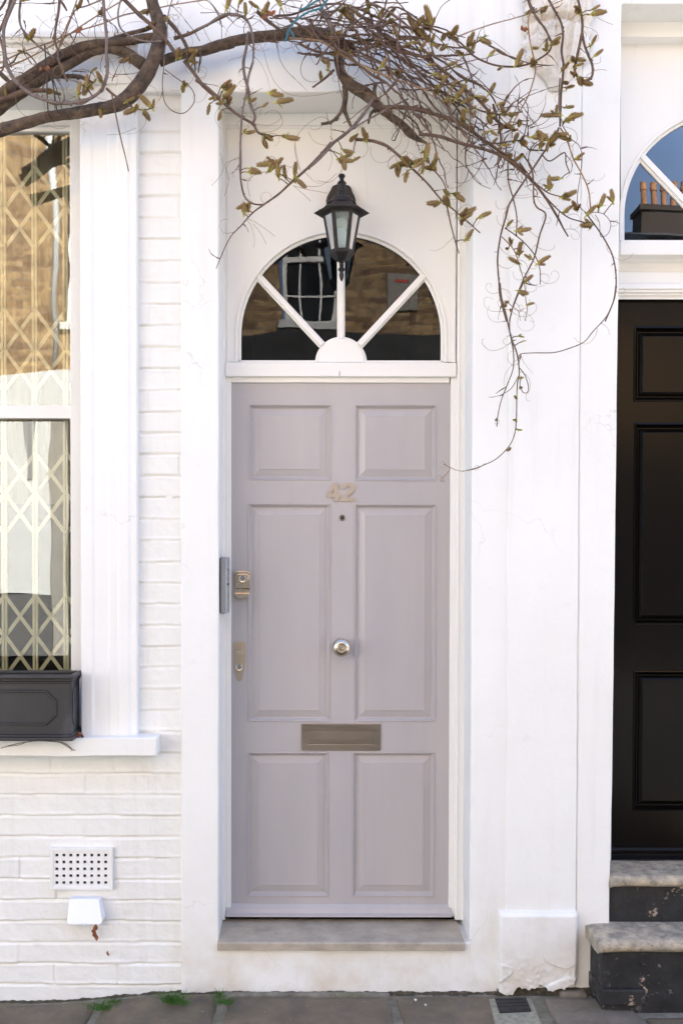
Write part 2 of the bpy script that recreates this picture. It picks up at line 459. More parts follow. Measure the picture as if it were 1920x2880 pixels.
M['deadleaf'] = mat('dead_leaf', (.33, .115, .045), .8, col2=(.20, .075, .035), nscale=50)
M['grass'] = mat('grass_blade', (.045, .150, .030), .6, col2=(.085, .19, .04), nscale=60)
M['tie'] = mat('black_nylon', (.008, .008, .008), .4)
M['rope'] = mat('turquoise_rope', (.045, .20, .25), .8, col2=(.03, .12, .16), nscale=80, bump=1, bscale=400, bdist=.002)
M['greyplastic'] = mat('grey_plastic', (.235, .24, .25), .45)
M['greyplastic2'] = mat('pale_grey_trim', (.33, .35, .37), .4)
M['whiteplastic'] = mat('white_enamel', (.80, .82, .86), .30)
M['iron'] = mat('cast_iron_cover', (.022, .021, .023), .5, .3, bump=.4, bscale=120, bdist=.001)
M['concrete'] = mat('rough_concrete', (.36, .34, .25), .95, col2=(.22, .21, .16), nscale=60, bump=1, bscale=180, bdist=.005)
M['blackfill'] = mat('black_fill', (.006, .006, .006), .9)  # near-black, stands in for the shade inside the vent holes
M['stock'] = brickmat('stock_brick', (.46, .31, .15), (.19, .11, .06), (.29, .23, .16))
M['darkfront'] = mat('dark_front_paint', (.012, .012, .013), .4)  # shop front opposite, and the added dark mews ground floor
M['render'] = mat('sunlit_render', (.56, .565, .55), .7)
M['sash'] = mat('opposite_sash_paint', (.75, .74, .72), .5)
M['farglass'] = mat('far_window_glass', (.01, .012, .014), .08)
M['slate'] = mat('slate_roof', (.045, .047, .052), .7)
M['pot'] = mat('terracotta_pot', (.34, .16, .075), .8, col2=(.20, .10, .05), nscale=6)
M['darkbrick'] = mat('sooty_brick', (.035, .025, .02), .9)
M['redpaint'] = mat('red_paint', (.5, .04, .03), .6)
# ------------------------------------------------------------------ the white house (number 42)
house = thing('terraced_house', (0, 0, 0), 'white painted terraced house with a mauve panelled door and a barred sash window', 'house')
TOP = 7.6
YJ = 0.172        # plane of the door frame
YD = 0.196        # plane of the door leaf
xl, xr = X(-1500), X(1627)
zt259 = Z(259)
# stucco wall sheet: everything flush with the pier faces
bm = BM()
sol = [(xl, zt259, xr, 3.6), (X(509), -0.25, xr, zt259)]
vo = [(X(615, 0, 1500), Z(2650), X(1325, 0, 1500), Z(259))]
slab(bm, sol, vo, 0, 0.24)
obj('wall', bm, M['stucco'], house, bevel=.006, seg=3)
bm = BM()
box(bm, xl, xr, 0, .24, 3.6, TOP)                 # unseen upper storey and rear walls, added to block the sun
box(bm, xl, xr, 5.6, 5.8, -.2, TOP - .5)
box(bm, xl, xl + .2, .26, 5.59, -.2, TOP - .5)
obj('sun_block_shell', bm, M['stucco'], house)
bm = BM()
xprism(bm, [(-.25, TOP), (-.25, TOP + .12), (2.9, TOP + 1.7), (6.1, TOP + .12), (6.1, TOP)], xl - .02, xr)
obj('roof', bm, M['slate'], house)  # unseen roof, added to keep the sun off the front

# painted brickwork: real relief, one course = 76 mm
WY = 0.030
COURSE = 0.0762
def brick_h(x, z):
    zz = z + .0036 * nz((x * .9, 3.1, z * 1.4), 3) + .0014 * nz((x, 8.1, z), 18)
    k = math.floor(zz / COURSE); t = zz / COURSE - k
    off = .5 if k % 2 else 0.0
    bx = x / .228 + off + .05 * math.sin(k * 7.7)
    kb = math.floor(bx); s = bx - kb
    h = .0046 * (noise.noise(Vector((kb * 3.7 + .3, k * 5.3 + .7, 1.5))))
    nb = lambda a, b: .0046 * noise.noise(Vector((a * 3.7 + .3, b * 5.3 + .7, 1.5)))
    if t < .12: h = h + (nb(kb, k - 1) - h) * .5 * (1 - smooth(0, .12, t))
    if t > .88: h = h + (nb(kb, k + 1) - h) * .5 * smooth(.88, 1, t)
    fill = smooth(-.30, .30, noise.noise(Vector((x * 5.5, k * 2.7, 4.4))) + .45 * noise.noise(Vector((x * 22, k * 3.1, 9.4))))
    d = min(t, 1 - t) * COURSE
    width = .0065 + .003 * noise.noise(Vector((x * 8, k * 1.9, 2.2)))
    g = (1 - smooth(width * .25, width, d)) * (.0012 + .0085 * fill)
    lip = .0028 * math.exp(-((t - .10) / .06) ** 2) * (1 - fill) + .0022 * math.exp(-((t - .93) / .05) ** 2) * fill
    ds = min(s, 1 - s) * .228
    vf = smooth(.0, .4, noise.noise(Vector((kb * 2.2, k * 3.3, 7.7))))
    gv = (1 - smooth(.001, .0055, ds)) * .0040 * vf
    r = .0013 * nz((x, 2, z), 34) + .0007 * nz((x, 7, z), 160) + .0016 * nz((x, 5, z), 9) + .0005 * nz((x, 5, z), 90)
    return WY - h + g + gv - lip - r
def relief(bm, x0, x1, z0, z1, st, fn):
    nx = max(1, int((x1 - x0) / st)); nz_ = max(1, int((z1 - z0) / st))
    rows = []
    for j in range(nz_ + 1):
        z = z0 + (z1 - z0) * j / nz_
        rows.append([bm.verts.new((x0 + (x1 - x0) * i / nx, fn(x0 + (x1 - x0) * i / nx, z), z)) for i in range(nx + 1)])
    for a, b in zip(rows, rows[1:]):
        for i in range(nx):
            bm.faces.new((a[i], a[i + 1], b[i + 1], b[i])).smooth = True
bm = BM()
xw1 = X(509) + .004
zs1 = Z(2112)
st = .0042
relief(bm, X(384), xw1, zs1, zt259 + .02, st, brick_h)
relief(bm, X(-60), xw1, -.20, zs1, st, brick_h)
relief(bm, xl, X(-60), -.20, zs1, .012, brick_h)
relief(bm, xl, X(-590), zs1, zt259 + .02, .02, brick_h)
obj('brickwork', bm, M['brick_paint'], house)

# window: architrave, cornice, sill, box frame, sashes, panes, folding grille
def architrave(mirror=False):
    bm = BM()
    edges = [(226, 263, -.011), (263, 307, -.0065), (307, 334, -.0095), (334, 365, -.013), (365, 388, -.008)]
    pl = [(226, .06)]
    for a, b, y in edges: pl += [(a + 2.5, y), (b - 2.5, y)]
    pl += [(388, .06)]
    if mirror: pl = [(-194 - a, y) for a, y in pl][::-1]
    lo = [bm.verts.new((X(a, 0, 1100), y, Z(2075, -.01))) for a, y in pl]; hi = [bm.verts.new((X(a, 0, 1100), y, Z(237, -.01))) for a, y in pl]
    for i in range(len(pl)):
        j = (i + 1) % len(pl); bm.faces.new((lo[i], lo[j], hi[j], hi[i]))
    bm.faces.new(lo); bm.faces.new(hi); bmesh.ops.recalc_face_normals(bm, faces=bm.faces)
    box(bm, X(226 if not mirror else -582, -.024), X(391 if not mirror else -420, -.024), -.024, .06, Z(236, -.02), Z(208, -.02))
    return bm
obj('architrave', architrave(), M['stucco'], house, bevel=.004, seg=3)
obj('architrave', architrave(True), M['stucco'], house, bevel=.004, seg=3)
bm = BM()
prof = [(0.05, Z(86)), (-.060, Z(88, -.06)), (-.060, Z(105, -.06)), (-.052, Z(108, -.05)), (-.044, Z(119, -.05)), (-.026, Z(124, -.03)), (-.022, Z(135, -.02)),
        (-.030, Z(140, -.02)), (-.030, Z(150, -.02)), (-.014, Z(166, -.02)), (-.014, Z(206, -.01)), (-.020, Z(210, -.02)), (-.020, Z(214, -.02)), (.05, Z(214))]
xprism(bm, prof, X(-600), X(394))
obj('cornice', bm, M['stucco'], house, bevel=.002)
bm = BM()
box(bm, X(-420), X(226), -.010, .15, Z(250, -.01), Z(207, -.01))
obj('lintel', bm, M['stucco'], house, bevel=.004)
bm = BM()
slab(bm, [(X(-640), Z(2129, -.062), X(441, -.062, 2100), Z(2076, -.062))], [], -.062, .14, step=.03, amp=.002, wob=.003, back=True)
obj('window_sill', bm, M['stucco'], house, smooth_=50, bevel=.004)

win = BM()
YW = .150
for a, b in ((X(199, YW), X(240, YW)), (X(-440, YW), X(-397, YW))):
    box(win, a, b, YW, .26, Z(2110, YW), Z(300, YW))
box(win, X(199, YW), X(-397, YW), YW + .003, .26, Z(352, YW), Z(240, YW))
box(win, X(199, YW), X(-397, YW), YW - .012, .26, Z(2120, YW), Z(2082, YW))
window = obj('window', win, M['joinery'], house, bevel=.003)
def sash(name, u0, v0, u1, v1, y, t, st=12):
    bm = BM()
    pbox(bm, u0, v0, u0 + st, v1, y, y + t); pbox(bm, u1 - st, v0, u1, v1, y, y + t)
    pbox(bm, u0 + st, v0, u1 - st, v0 + st * 1.6, y + .002, y + t); pbox(bm, u0 + st, v1 - 36, u1 - st, v1, y + .002, y + t)
    return obj(name, bm, M['joinery'], window, bevel=.002)
sash('upper_sash', -402, 350, 216, 1176, .172, .035)
sash('lower_sash', -406, 1146, 222, 2110, .210, .03, 10)
bm = BM(); box(bm, X(-395), X(215, .19), .190, .1915, Z(1150, .19), Z(360, .19)); obj('pane', bm, M['glass_w'], window)
bm = BM(); box(bm, X(-395), X(220, .224), .224, .2255, Z(2090, .224), Z(1165, .224)); obj('pane', bm, M['glass_w'], window)
bm = BM()
YG = .250
us = [13.5 + 86.6 * k for k in range(-5, 4)]
for k, u in enumerate(us):
    x = X(u, YG)
    for dx in (-.0058, .0058): box(bm, x + dx - .0042, x + dx + .0042, YG - .006, YG + .008, Z(2100, YG), Z(345, YG))
    for vn in (587, 988, 1390, 1790): lathe(bm, [(.003, 0), (.003, .002)], (x, YG - .0065, Z(vn, YG)), 'Y', 8)
def strap(u0, v0, u1, v1, y):
    a, b = Vector((X(u0, YG), 0, Z(v0, YG))), Vector((X(u1, YG), 0, Z(v1, YG)))
    d = (b - a).normalized(); n = Vector((-d.z, 0, d.x)) * .0068
    prism(bm, [((a + n).x, (a + n).z), ((b + n).x, (b + n).z), ((b - n).x, (b - n).z), ((a - n).x, (a - n).z)], y, y + .003)
for g in (477, 878, 1280, 1681):
    for r in range(2):
        v0 = g + 112 * r
        for a, b in zip(us, us[1:]):
            strap(a, v0 - 8, b, v0 + 110, YG - .010); strap(b, v0 - 8, a, v0 + 110, YG + .010)
obj('folding_grille', bm, M['grille'], window)
# dim room behind the window and behind the fanlight
bm = BM()
def room(x0, x1, y0, y1, z0, z1):
    vs = box(bm, x0, x1, y0, y1, z0, z1)
    for f in list(bm.faces)[-6:]:
        if all(abs(v.co.y - y0) < 1e-5 for v in f.verts): bm.faces.remove(f)
room(X(-480), X(300), .268, 2.2, -.1, 3.55)
room(X(585), X(1380), .262, 3.0, -.1, 3.4)
obj('interior', bm, M['room'], house)
bm = BM()
for i in range(60):
    a, b = X(-440 + 11.6 * i, .5), X(-440 + 11.6 * (i + 1), .5)
    ya, yb = .5 + .012 * math.sin(i * 1.1), .5 + .012 * math.sin((i + 1) * 1.1)
    f = bm.faces.new([bm.verts.new(p) for p in ((a, ya, Z(1420, .5)), (b, yb, Z(1420, .5)), (b, yb, 3.4), (a, ya, 3.4))])
obj('warm_tint_sheet', bm, M['warm_tint'], house)  # tan sheet added behind the grille to warm the upper panes

# ------------------------------------------------------------------ door case helper
def arch_pts(cx, cy, r, vb, n=48, dr=0):
    pts = [(cx - r - dr, vb)]
    for i in range(n + 1):
        a = PI - PI * i / n
        pts.append((cx + (r + dr) * math.cos(a), cy - (r + dr) * math.sin(a)))
    pts.append((cx + r + dr, vb))
    return pts
def fanlight(parent, cx, cy, r, vb, u0, v0, u1, v1, yb, gm, hub=66, barw=23, seam=True, angs=((-1, 0), (1, 0))):
    """board with a round-headed glazed opening; returns the frame object"""
    w_ = lambda u, v, y: (X(u, yb, v), y, Z(v, yb, u))
    bm = BM()
    inner = arch_pts(cx, cy, r, vb)
    n = len(inner)
    outer = []
    for i, (u, v) in enumerate(inner):
        if i == 0: outer.append((u0, vb)); continue
        if i == n - 1: outer.append((u1, vb)); continue
        dx, dv = u - cx, v - cy
        if abs(dx) < 1e-6: outer.append((cx, v0)); continue
        t = min(((u1 if dx > 0 else u0) - cx) / dx, (v0 - cy) / dv if dv < -1e-6 else 1e9)
        outer.append((cx + dx * t, cy + dv * t))
    vi = [bm.verts.new(w_(u, v, yb)) for u, v in inner]
    vk = [bm.verts.new(w_(u, v, yb + .03)) for u, v in inner]
    vo_ = [bm.verts.new(w_(u, v, yb)) for u, v in outer]
    corners = {}
    for i in range(n - 1):
        f = [vi[i], vo_[i], vo_[i + 1], vi[i + 1]]
        a, b = outer[i], outer[i + 1]
        if (abs(a[0] - u0) < 1e-6 and abs(b[1] - v0) < 1e-6 and abs(b[0] - u0) > 1e-6): f.insert(2, bm.verts.new(w_(u0, v0, yb)))
        if (abs(a[1] - v0) < 1e-6 and abs(b[0] - u1) < 1e-6 and abs(a[0] - u1) > 1e-6): f.insert(2, bm.verts.new(w_(u1, v0, yb)))
        bm.faces.new(f)
        bm.faces.new((vk[i], vi[i], vi[i + 1], vk[i + 1]))
    bmesh.ops.recalc_face_normals(bm, faces=bm.faces)
    for f in bm.faces:
        if abs(f.normal.y) > .9 and f.normal.y > 0: f.normal_flip()
    fr = obj('fanlight', bm, M['joinery'], parent)
    # beads round the arch
    bm = BM()
    def ring(r0, r1, y0, y1, vbot):
        A, B = arch_pts(cx, cy, r, vbot, dr=r0), arch_pts(cx, cy, r, vbot, dr=r1)
        lay = [[bm.verts.new(w_(u, v, y)) for u, v in L] for L, y in ((A, y0), (B, y0), (B, y1), (A, y1))]
        for k in range(4):
            p, q = lay[k], lay[(k + 1) % 4]
            for i in range(n - 1): bm.faces.new((p[i], p[i + 1], q[i + 1], q[i]))
    ring(0.5, 8, yb - .005, yb + .006, vb)
    ring(-8, 0, yb + .010, yb + .02, vb)
    x0, x1 = X(cx - r, yb), X(cx + r, yb)
    box(bm, x0, x1, yb + .010, yb + .028, Z(vb, yb), Z(vb - 6, yb))
    bmesh.ops.recalc_face_normals(bm, faces=bm.faces)
    obj('arch_bead', bm, M['joinery'], fr, bevel=.0015)
    # hub and bars
    bm = BM()
    hp = [(cx + hub * math.cos(PI * i / 24), vb - hub * 1.0 * math.sin(PI * i / 24)) for i in range(25)]
    prism(bm, [(X(u, yb, v), Z(v, yb, u)) for u, v in hp], yb + .004, yb + .03)
    hp = [(cx + (hub + 7) * math.cos(PI * i / 24), vb - (hub + 7) * math.sin(PI * i / 24)) for i in range(25)]
    prism(bm, [(X(u, yb, v), Z(v, yb, u)) for u, v in hp], yb + .013, yb + .029)
    obj('hub', bm, M['joinery'], fr, bevel=.002)
    for (ua, va, ub, vb2) in ((cx - .8 * hub, vb - .75 * hub, cx - r * .845, cy - r * .62), (cx + .8 * hub, vb - .75 * hub, cx + r * .845, cy - r * .62), (cx, vb - hub, cx, cy - r - 2)):
        bm = BM()
        a, b = Vector((X(ua, yb, va), 0, Z(va, yb, ua))), Vector((X(ub, yb, vb2), 0, Z(vb2, yb, ub)))
        d = (b - a).normalized(); nn = Vector((-d.z, 0, d.x))
        for hw, y0, y1 in ((K(barw / 2), yb + .014, yb + .028), (K(barw * .27), yb + .004, yb + .015)):
            q = nn * hw
            prism(bm, [((a + q).x, (a + q).z), ((b + q).x, (b + q).z), ((b - q).x, (b - q).z), ((a - q).x, (a - q).z)], y0, y1)
        obj('glazing_bar', bm, M['joinery'], fr, bevel=.0015)
    bm = BM()
    ps = arch_pts(cx, cy, r - 1, vb)
    f = bm.faces.new([bm.verts.new((X(u, yb, v), yb + .0225, Z(v, yb, u))) for u, v in ps])
    if f.normal.y > 0: f.normal_flip()
    obj('pane', bm, gm, fr)
    return fr
def panel(bm, u0, v0, u1, v1, y, prof):
    um, vm = (u0 + u1) / 2, (v0 + v1) / 2
    prev = None
    for ins, dy in prof:
        i = K(ins, y)
        x0, x1, z0, z1 = X(u0, y, vm) + i, X(u1, y, vm) - i, Z(v1, y, um) + i, Z(v0, y, um) - i
        r = [bm.verts.new(p) for p in ((x0, y + dy, z0), (x1, y + dy, z0), (x1, y + dy, z1), (x0, y + dy, z1))]
        if prev:
            for k in range(4): bm.faces.new((prev[k], prev[(k + 1) % 4], r[(k + 1) % 4], r[k]))
        prev = r
    bm.faces.new(prev)
def leaf(parent, u0, v0, u1, v1, y, panels, m, prof):
    bm = BM()
    R = prect(u0, v0, u1, v1, y)
    V = []
    for p in panels:
        um, vm = (p[0] + p[2]) / 2, (p[1] + p[3]) / 2
        V.append((X(p[0], y, vm), Z(p[3], y, um), X(p[2], y, vm), Z(p[1], y, um)))
    slab(bm, [R], V, y, y + .04, step=.15, amp=0.0004, wob=0)
    d = obj('door', bm, m, parent)
    for p in panels:
        b2 = BM(); panel(b2, *p, y, prof); obj('door_panel', b2, m, d)
    return d
PROF = [(0, .0006), (.6, -.0022), (2.6, -.0028), (3.6, .0008), (4.6, .0012), (6, .0045), (8.5, .0095), (10, .0120), (11.5, .0125), (13.5, .0125), (15, .0112), (31, .0052), (31.8, .0035)]

# number 42: frame, fanlight, door
bm = BM()
pbox(bm, 610, 300, 634, 2588, YJ, .26); pbox(bm, 1283, 300, 1330, 2588, YJ, .26)      # posts
pbox(bm, 634, 318, 1283, 353, YJ + .002, .26)                                          # head
pbox(bm, 634, 353, 1283, 361, YJ + .010, .26)
pbox(bm, 634, 361, 642, 1019, YJ + .010, .26); pbox(bm, 1276, 361, 1283, 1019, YJ + .010, .26)
pbox(bm, 634, 1019, 1283, 1059, YJ - .004, .26)                                        # transom
pbox(bm, 634, 1059, 650, 2578, YJ + .012, .26); pbox(bm, 1264, 1059, 1283, 2578, YJ + .012, .26)
pbox(bm, 650, 1059, 1264, 1076, YJ + .014, .26)
frame = obj('door_frame', bm, M['joinery'], house, bevel=.003)
bm = BM()
pbox(bm, 624, 300, 627, 2586, YJ - .004, YJ + .002); pbox(bm, 1288, 300, 1291, 2586, YJ - .004, YJ + .002)
pbox(bm, 638.5, 361, 640, 1019, YJ + .007, YJ + .012); pbox(bm, 1278, 361, 1280, 1019, YJ + .007, YJ + .012)
obj('frame_bead', bm, M['joinery'], frame, bevel=.001)
fanlight(house, 959, 942, 289, 1018, 641, 360, 1277, 1019, YJ + .014, M['glass'])
pn = [(699, 1137, 932, 1351), (996, 1138, 1227, 1353), (697, 1416, 930, 2030), (995, 1417, 1226, 2030), (695, 2115, 925, 2522), (990, 2115, 1222, 2522)]
door = leaf(house, 649, 1076, 1265, 2574, YD, pn, M['door'], PROF)
bm = BM()
zb, zt_ = Z(2580, YD - .03), Z(2540, YD)
xprism(bm, [(YD + .002, zt_), (YD - .004, zt_ - .002), (YD - .016, zt_ - .018), (YD - .022, zt_ - .030), (YD - .034, zt_ - .036), (YD - .036, zb + .003), (YD - .03, zb), (YD + .002, zb)],
       X(636, YD - .03, 2560), X(1270, YD - .03, 2560))
obj('weatherboard', bm, M['door'], door, bevel=.0015)
# brass things on the door
bm = BM()
lathe(bm, [(.001, 0), (.013, 0), (.0215, .0015), (.023, .004), (.021, .0065), (.012, .009), (.0095, .014), (.010, .024), (.016, .030), (.026, .034), (.0325, .041), (.0348, .049), (.0335, .057), (.027, .064), (.018, .068), (.0165, .0683), (.0155, .0677), (.006, .0695), (.001, .070)],
      (X(960, YD - .05, 1821), YD, Z(1821, YD - .05)), 'Y', 48)
obj('door_knob', bm, M['brass'], door, smooth_=50)
# letter plate
yy = YD - .006
bm = BM()
slab(bm, [prect(847, 2036, 1070, 2111, yy)], [prect(866, 2054.5, 1053, 2093.5, yy)], yy, YD + .001, step=1, amp=0, wob=0)
lp = obj('letter_plate', bm, M['plate'], door, bevel=.0015, seg=2)
bm = BM(); pbox(bm, 867, 2055.5, 1052, 2092.5, yy + .0015, YD)
obj('flap', bm, M['plate'], lp, bevel=.001)
# spyhole
bm = BM(); c = (X(962, YD), YD, Z(1455.5, YD)); lathe(bm, [(.0125, 0), (.0125, .002), (.010, .004), (.0085, .004), (.0080, .0025)], c, 'Y', 28)
obj('spyhole', bm, M['bronze'], door, smooth_=30)
bm = BM(); lathe(bm, [(.0079, .0005), (.0079, .0028), (.005, .0042), (.001, .0047)], c, 'Y', 24); obj('spyhole_lens', bm, M['darkmetal'], door, smooth_=60)
# digits
def lettering(body, size, loc, depth, m, parent, name, bold=.0, sx=1.0):
    cu = bpy.data.curves.new('lettering', 'FONT')
    cu.body = body; cu.size = size; cu.extrude = depth / 2; cu.offset = bold; cu.bevel_depth = .0004
    cu.align_x = 'CENTER'
    o = bpy.data.objects.new('lettering', cu); C.objects.link(o)
    bpy.context.view_layer.update()
    me = bpy.data.meshes.new_from_object(o.evaluated_get(bpy.context.evaluated_depsgraph_get()))
    bpy.data.objects.remove(o)
    me.transform(Matrix.Translation(loc) @ Matrix.Rotation(PI / 2, 4, 'X') @ Matrix.Diagonal((sx, 1, 1, 1)))
    b = BM(); b.from_mesh(me); bpy.data.meshes.remove(me)
    return obj(name, b, m, parent)
cap = Z(1357, YD) - Z(1411, YD)
g_ = lambda L: [(X(560 + a / 1.96, YD), Z(1000 + b / 1.96, YD)) for a, b in L]
four = [(740, 702), (767, 702), (767, 762), (779, 762), (779, 783), (767, 783), (767, 806), (742, 806), (742, 783), (705, 783), (705, 762), (725, 762.1), (742, 762.1), (742, 731), (724.6, 761.9), (705, 761.9)]
for L in (four, [(782, 735), (783, 722), (792, 708), (806, 701), (826, 700), (846, 705), (858, 717), (859, 735), (852, 749), (838, 762), (822, 774), (815, 783), (859, 783), (858, 804), (781, 804), (782, 792), (793, 775), (812, 758), (826, 747), (834, 737), (834, 727), (826, 720), (815, 720), (808, 726), (806, 736)]):
    bm = BM(); prism(bm, g_(L), YD - .0055, YD - .0004); obj('door_number', bm, M['digit'], door)
# upper lock with finger pull: cast plate with shield shaped boss
def P2(pts, y): return [(X(u, y, v), Z(v, y, u)) for u, v in pts]
ox, oy, kk = 600, 1540, 5.6
zz = lambda L: [(ox + a / kk, oy + b / kk) for a, b in L]
yl = YD - .012
bm = BM()
prism(bm, P2(zz([(332, 392), (370, 374), (456, 367), (540, 376), (584, 398), (580, 560), (576, 648), (338, 646), (340, 520)]), yl), yl, YD + .001)
prism(bm, P2(zz([(335, 646), (578, 648), (574, 716), (332, 716)]), yl), YD - .003, YD + .001)
prism(bm, P2(zz([(330, 716), (574, 716), (560, 756), (525, 792), (470, 810), (420, 806), (370, 785), (340, 750)]), yl), yl - .006, YD + .001)
lk = obj('rim_lock', bm, M['brass'], door, bevel=.002, seg=3)
bm = BM()
prism(bm, P2(zz([(355, 430), (400, 412), (456, 408), (520, 414), (565, 432), (545, 530), (456, 636), (372, 540)]), yl), yl - .005, yl + .001)
obj('lock_boss', bm, M['brass'], lk, bevel=.0028, seg=3)
bm = BM()
prism(bm, P2(zz([(398, 392), (528, 390), (522, 418), (404, 422)]), yl), yl - .0012, yl + .002)
obj('maker_plate', bm, M['bronze'], lk, bevel=.0004)
def cyl(parent, u, v, y, r):
    bm = BM(); lathe(bm, [(r, 0), (r, .004), (r * .86, .006), (r * .70, .0055), (r * .66, .0035)], (X(u, y), y, Z(v, y)), 'Y', 32)
    o = obj('lock_cylinder', bm, M['chrome'], parent, smooth_=30)
    bm = BM(); lathe(bm, [(r * .64, .001), (r * .64, .0048), (r * .3, .0052)], (X(u, y), y, Z(v, y)), 'Y', 24); obj('lock_core', bm, M['greyplastic'], parent, smooth_=30)
    bm = BM(); x, z = X(u, y), Z(v, y); box(bm, x - .0009, x + .0009, y - .0062, y - .0045, z - .004, z + .004); obj('keyhole', bm, M['darkmetal'], parent)
cyl(lk, ox + 462 / kk, oy + 492 / kk, yl - .005, .0138)
bm = BM(); y2 = YD - .003
prism(bm, P2(zz([(312, 1515), (318, 1492), (340, 1479), (420, 1476), (482, 1480), (504, 1496), (511, 1530), (508, 1800), (498, 1880), (452, 2070), (435, 2095), (412, 2103), (388, 2095), (372, 2070), (330, 1920), (316, 1820)]), y2), y2, YD + .001)
lk2 = obj('mortice_lock', bm, M['bronze'], door, bevel=.0012)
bm = BM(); prism(bm, P2(zz([(332, 1642), (370, 1628), (410, 1623), (450, 1627), (486, 1640), (480, 1684), (410, 1672), (346, 1688)]), y2), y2 - .001, y2 + .001)
obj('maker_plate', bm, M['brass'], lk2, bevel=.0003)
cyl(lk2, ox + 414 / kk, oy + 1887 / kk, y2, .0130)

# door sill stone
bm = BM()
ysf = -.022
zf = Z(2651, ysf); zbk = Z(2588, .19)
x0, x1 = X(611, ysf, 2660), X(1307, ysf, 2660)
nx = 40
def sil(bm):
    rows = []
    pr = [(.195, zbk + .001), (.10, zbk), (.02, zf + .001), (-.014, zf), (ysf, zf - .004), (ysf, zf - .016), (ysf, Z(2674, ysf)), (.0, Z(2676, ysf))]
    for i in range(nx + 1):
        x = x0 + (x1 - x0) * i / nx
        rows.append([bm.verts.new((x + (.004 * (1 - y_ / .2) if i == nx else 0) * 0, y_ + .0008 * nz((x, k, 0), 12), z_ + .001 * nz((x, y_, k), 8))) for k, (y_, z_) in enumerate(pr)])
    for a, b in zip(rows, rows[1:]):
        for k in range(len(pr) - 1): bm.faces.new((a[k], a[k + 1], b[k + 1], b[k]))
    bm.faces.new(rows[0][::-1]); bm.faces.new(rows[-1])
    bmesh.ops.recalc_face_normals(bm, faces=bm.faces)
sil(bm)
obj('door_sill', bm, M['stone'], house, bevel=.002)
# broad pilaster with plinth between the two doors
def xsl(ut, ub, y): return (X(ut, y, 0), X(ub, y, 2600))
bm = BM()
yp = -.008
slab(bm, [(X(1428, yp, 1300), Z(2575, yp, 1500), X(1626.5, yp, 1300), 3.6)], [], yp, .01, step=.04, amp=.0018, wob=.0022)
obj('pilaster', bm, M['stucco'], house, bevel=.005, seg=3)
bm = BM()
yq = -.032
xa, xb = X(1405, yq, 2680), X(1625, yq, 2680)
rows = []
nx, nzz = 110, 120
def pl_pt(i, j):
    x = xa + (xb - xa) * i / nx
    ztop = Z(2568, yq, 1500)
    u = (x - xa) / (xb - xa)
    zbot = .008 * smooth(.0, .05, noise.noise(Vector((x * 33, 2, 7)))) + -.01 + .022 * smooth(.15, .25, u) + .012 * noise.noise(Vector((x * 25, 0, 1))) + .006 * noise.noise(Vector((x * 80, 0, 3)))
    if u > .9: zbot += .03 * smooth(.9, 1, u)
    t = j / nzz
    z = zbot + (ztop - zbot) * t
    y = yq + .0015 * nz((x, 1, z), 9) + .0012 * nz((x, 4, z), 35)
    rough_ = smooth(.16, .05, z) if z < .16 else 0
    rough_ = 1 - smooth(.03, .17, z)
    chip = smooth(.06, .085, noise.noise(Vector((x * 9, z * 13, 5.5)))) * rough_
    y += chip * .0060 + rough_ * .0025 * nz((x, 3, z), 70)
    e = min(i, nx - i) / nx
    y += .010 * (1 - smooth(0, .035, e)) + .014 * (1 - smooth(0, .07, 1 - t)) ** 2
    return (x, y, z)
for j in range(nzz + 1): rows.append([bm.verts.new(pl_pt(i, j)) for i in range(nx + 1)])
for a, b in zip(rows, rows[1:]):
    for i in range(nx): bm.faces.new((a[i], a[i + 1], b[i + 1], b[i])).smooth = True
rim = [r[0] for r in rows][::-1] + rows[0][1:] + [r[-1] for r in rows][1:] + rows[-1][::-1][1:-1]
bk = [bm.verts.new((v.co.x, .008, v.co.z)) for v in rim]
for k in range(len(rim)):
    k2 = (k + 1) % len(rim)
    bm.faces.new((rim[k], bk[k], bk[k2], rim[k2]))
bmesh.ops.recalc_face_normals(bm, faces=bm.faces)
obj('plinth', bm, M['stucco'], house)
# crumbly skirt where the stucco meets the paving
bm = BM()
def skirt(x0, x1, yb, hb, seed):
    n = int((x1 - x0) / .006); rows = []
    for i in range(n + 1):
        x = x0 + (x1 - x0) * i / n
        h = gz(x) + hb + .006 * noise.noise(Vector((x * 14, seed, 0))) + .004 * noise.noise(Vector((x * 60, seed, 0)))
        q = -.012 + .006 * noise.noise(Vector((x * 30, seed, 4)))
        rows.append([bm.verts.new(p) for p in ((x, yb + .01, h), (x, yb + q * .6, h - .002), (x, yb + q, h - .010), (x, yb + q - .010, gz(x) - .01))])
    for a, b in zip(rows, rows[1:]):
        for k in range(3): bm.faces.new((a[k], b[k], b[k + 1], a[k + 1]))
def gz(x):
    """height of the paving along the wall"""
    return -.045 * (1 - smooth(X(60), X(620), x)) - .008 + .004 * smooth(X(900), X(1700), x)

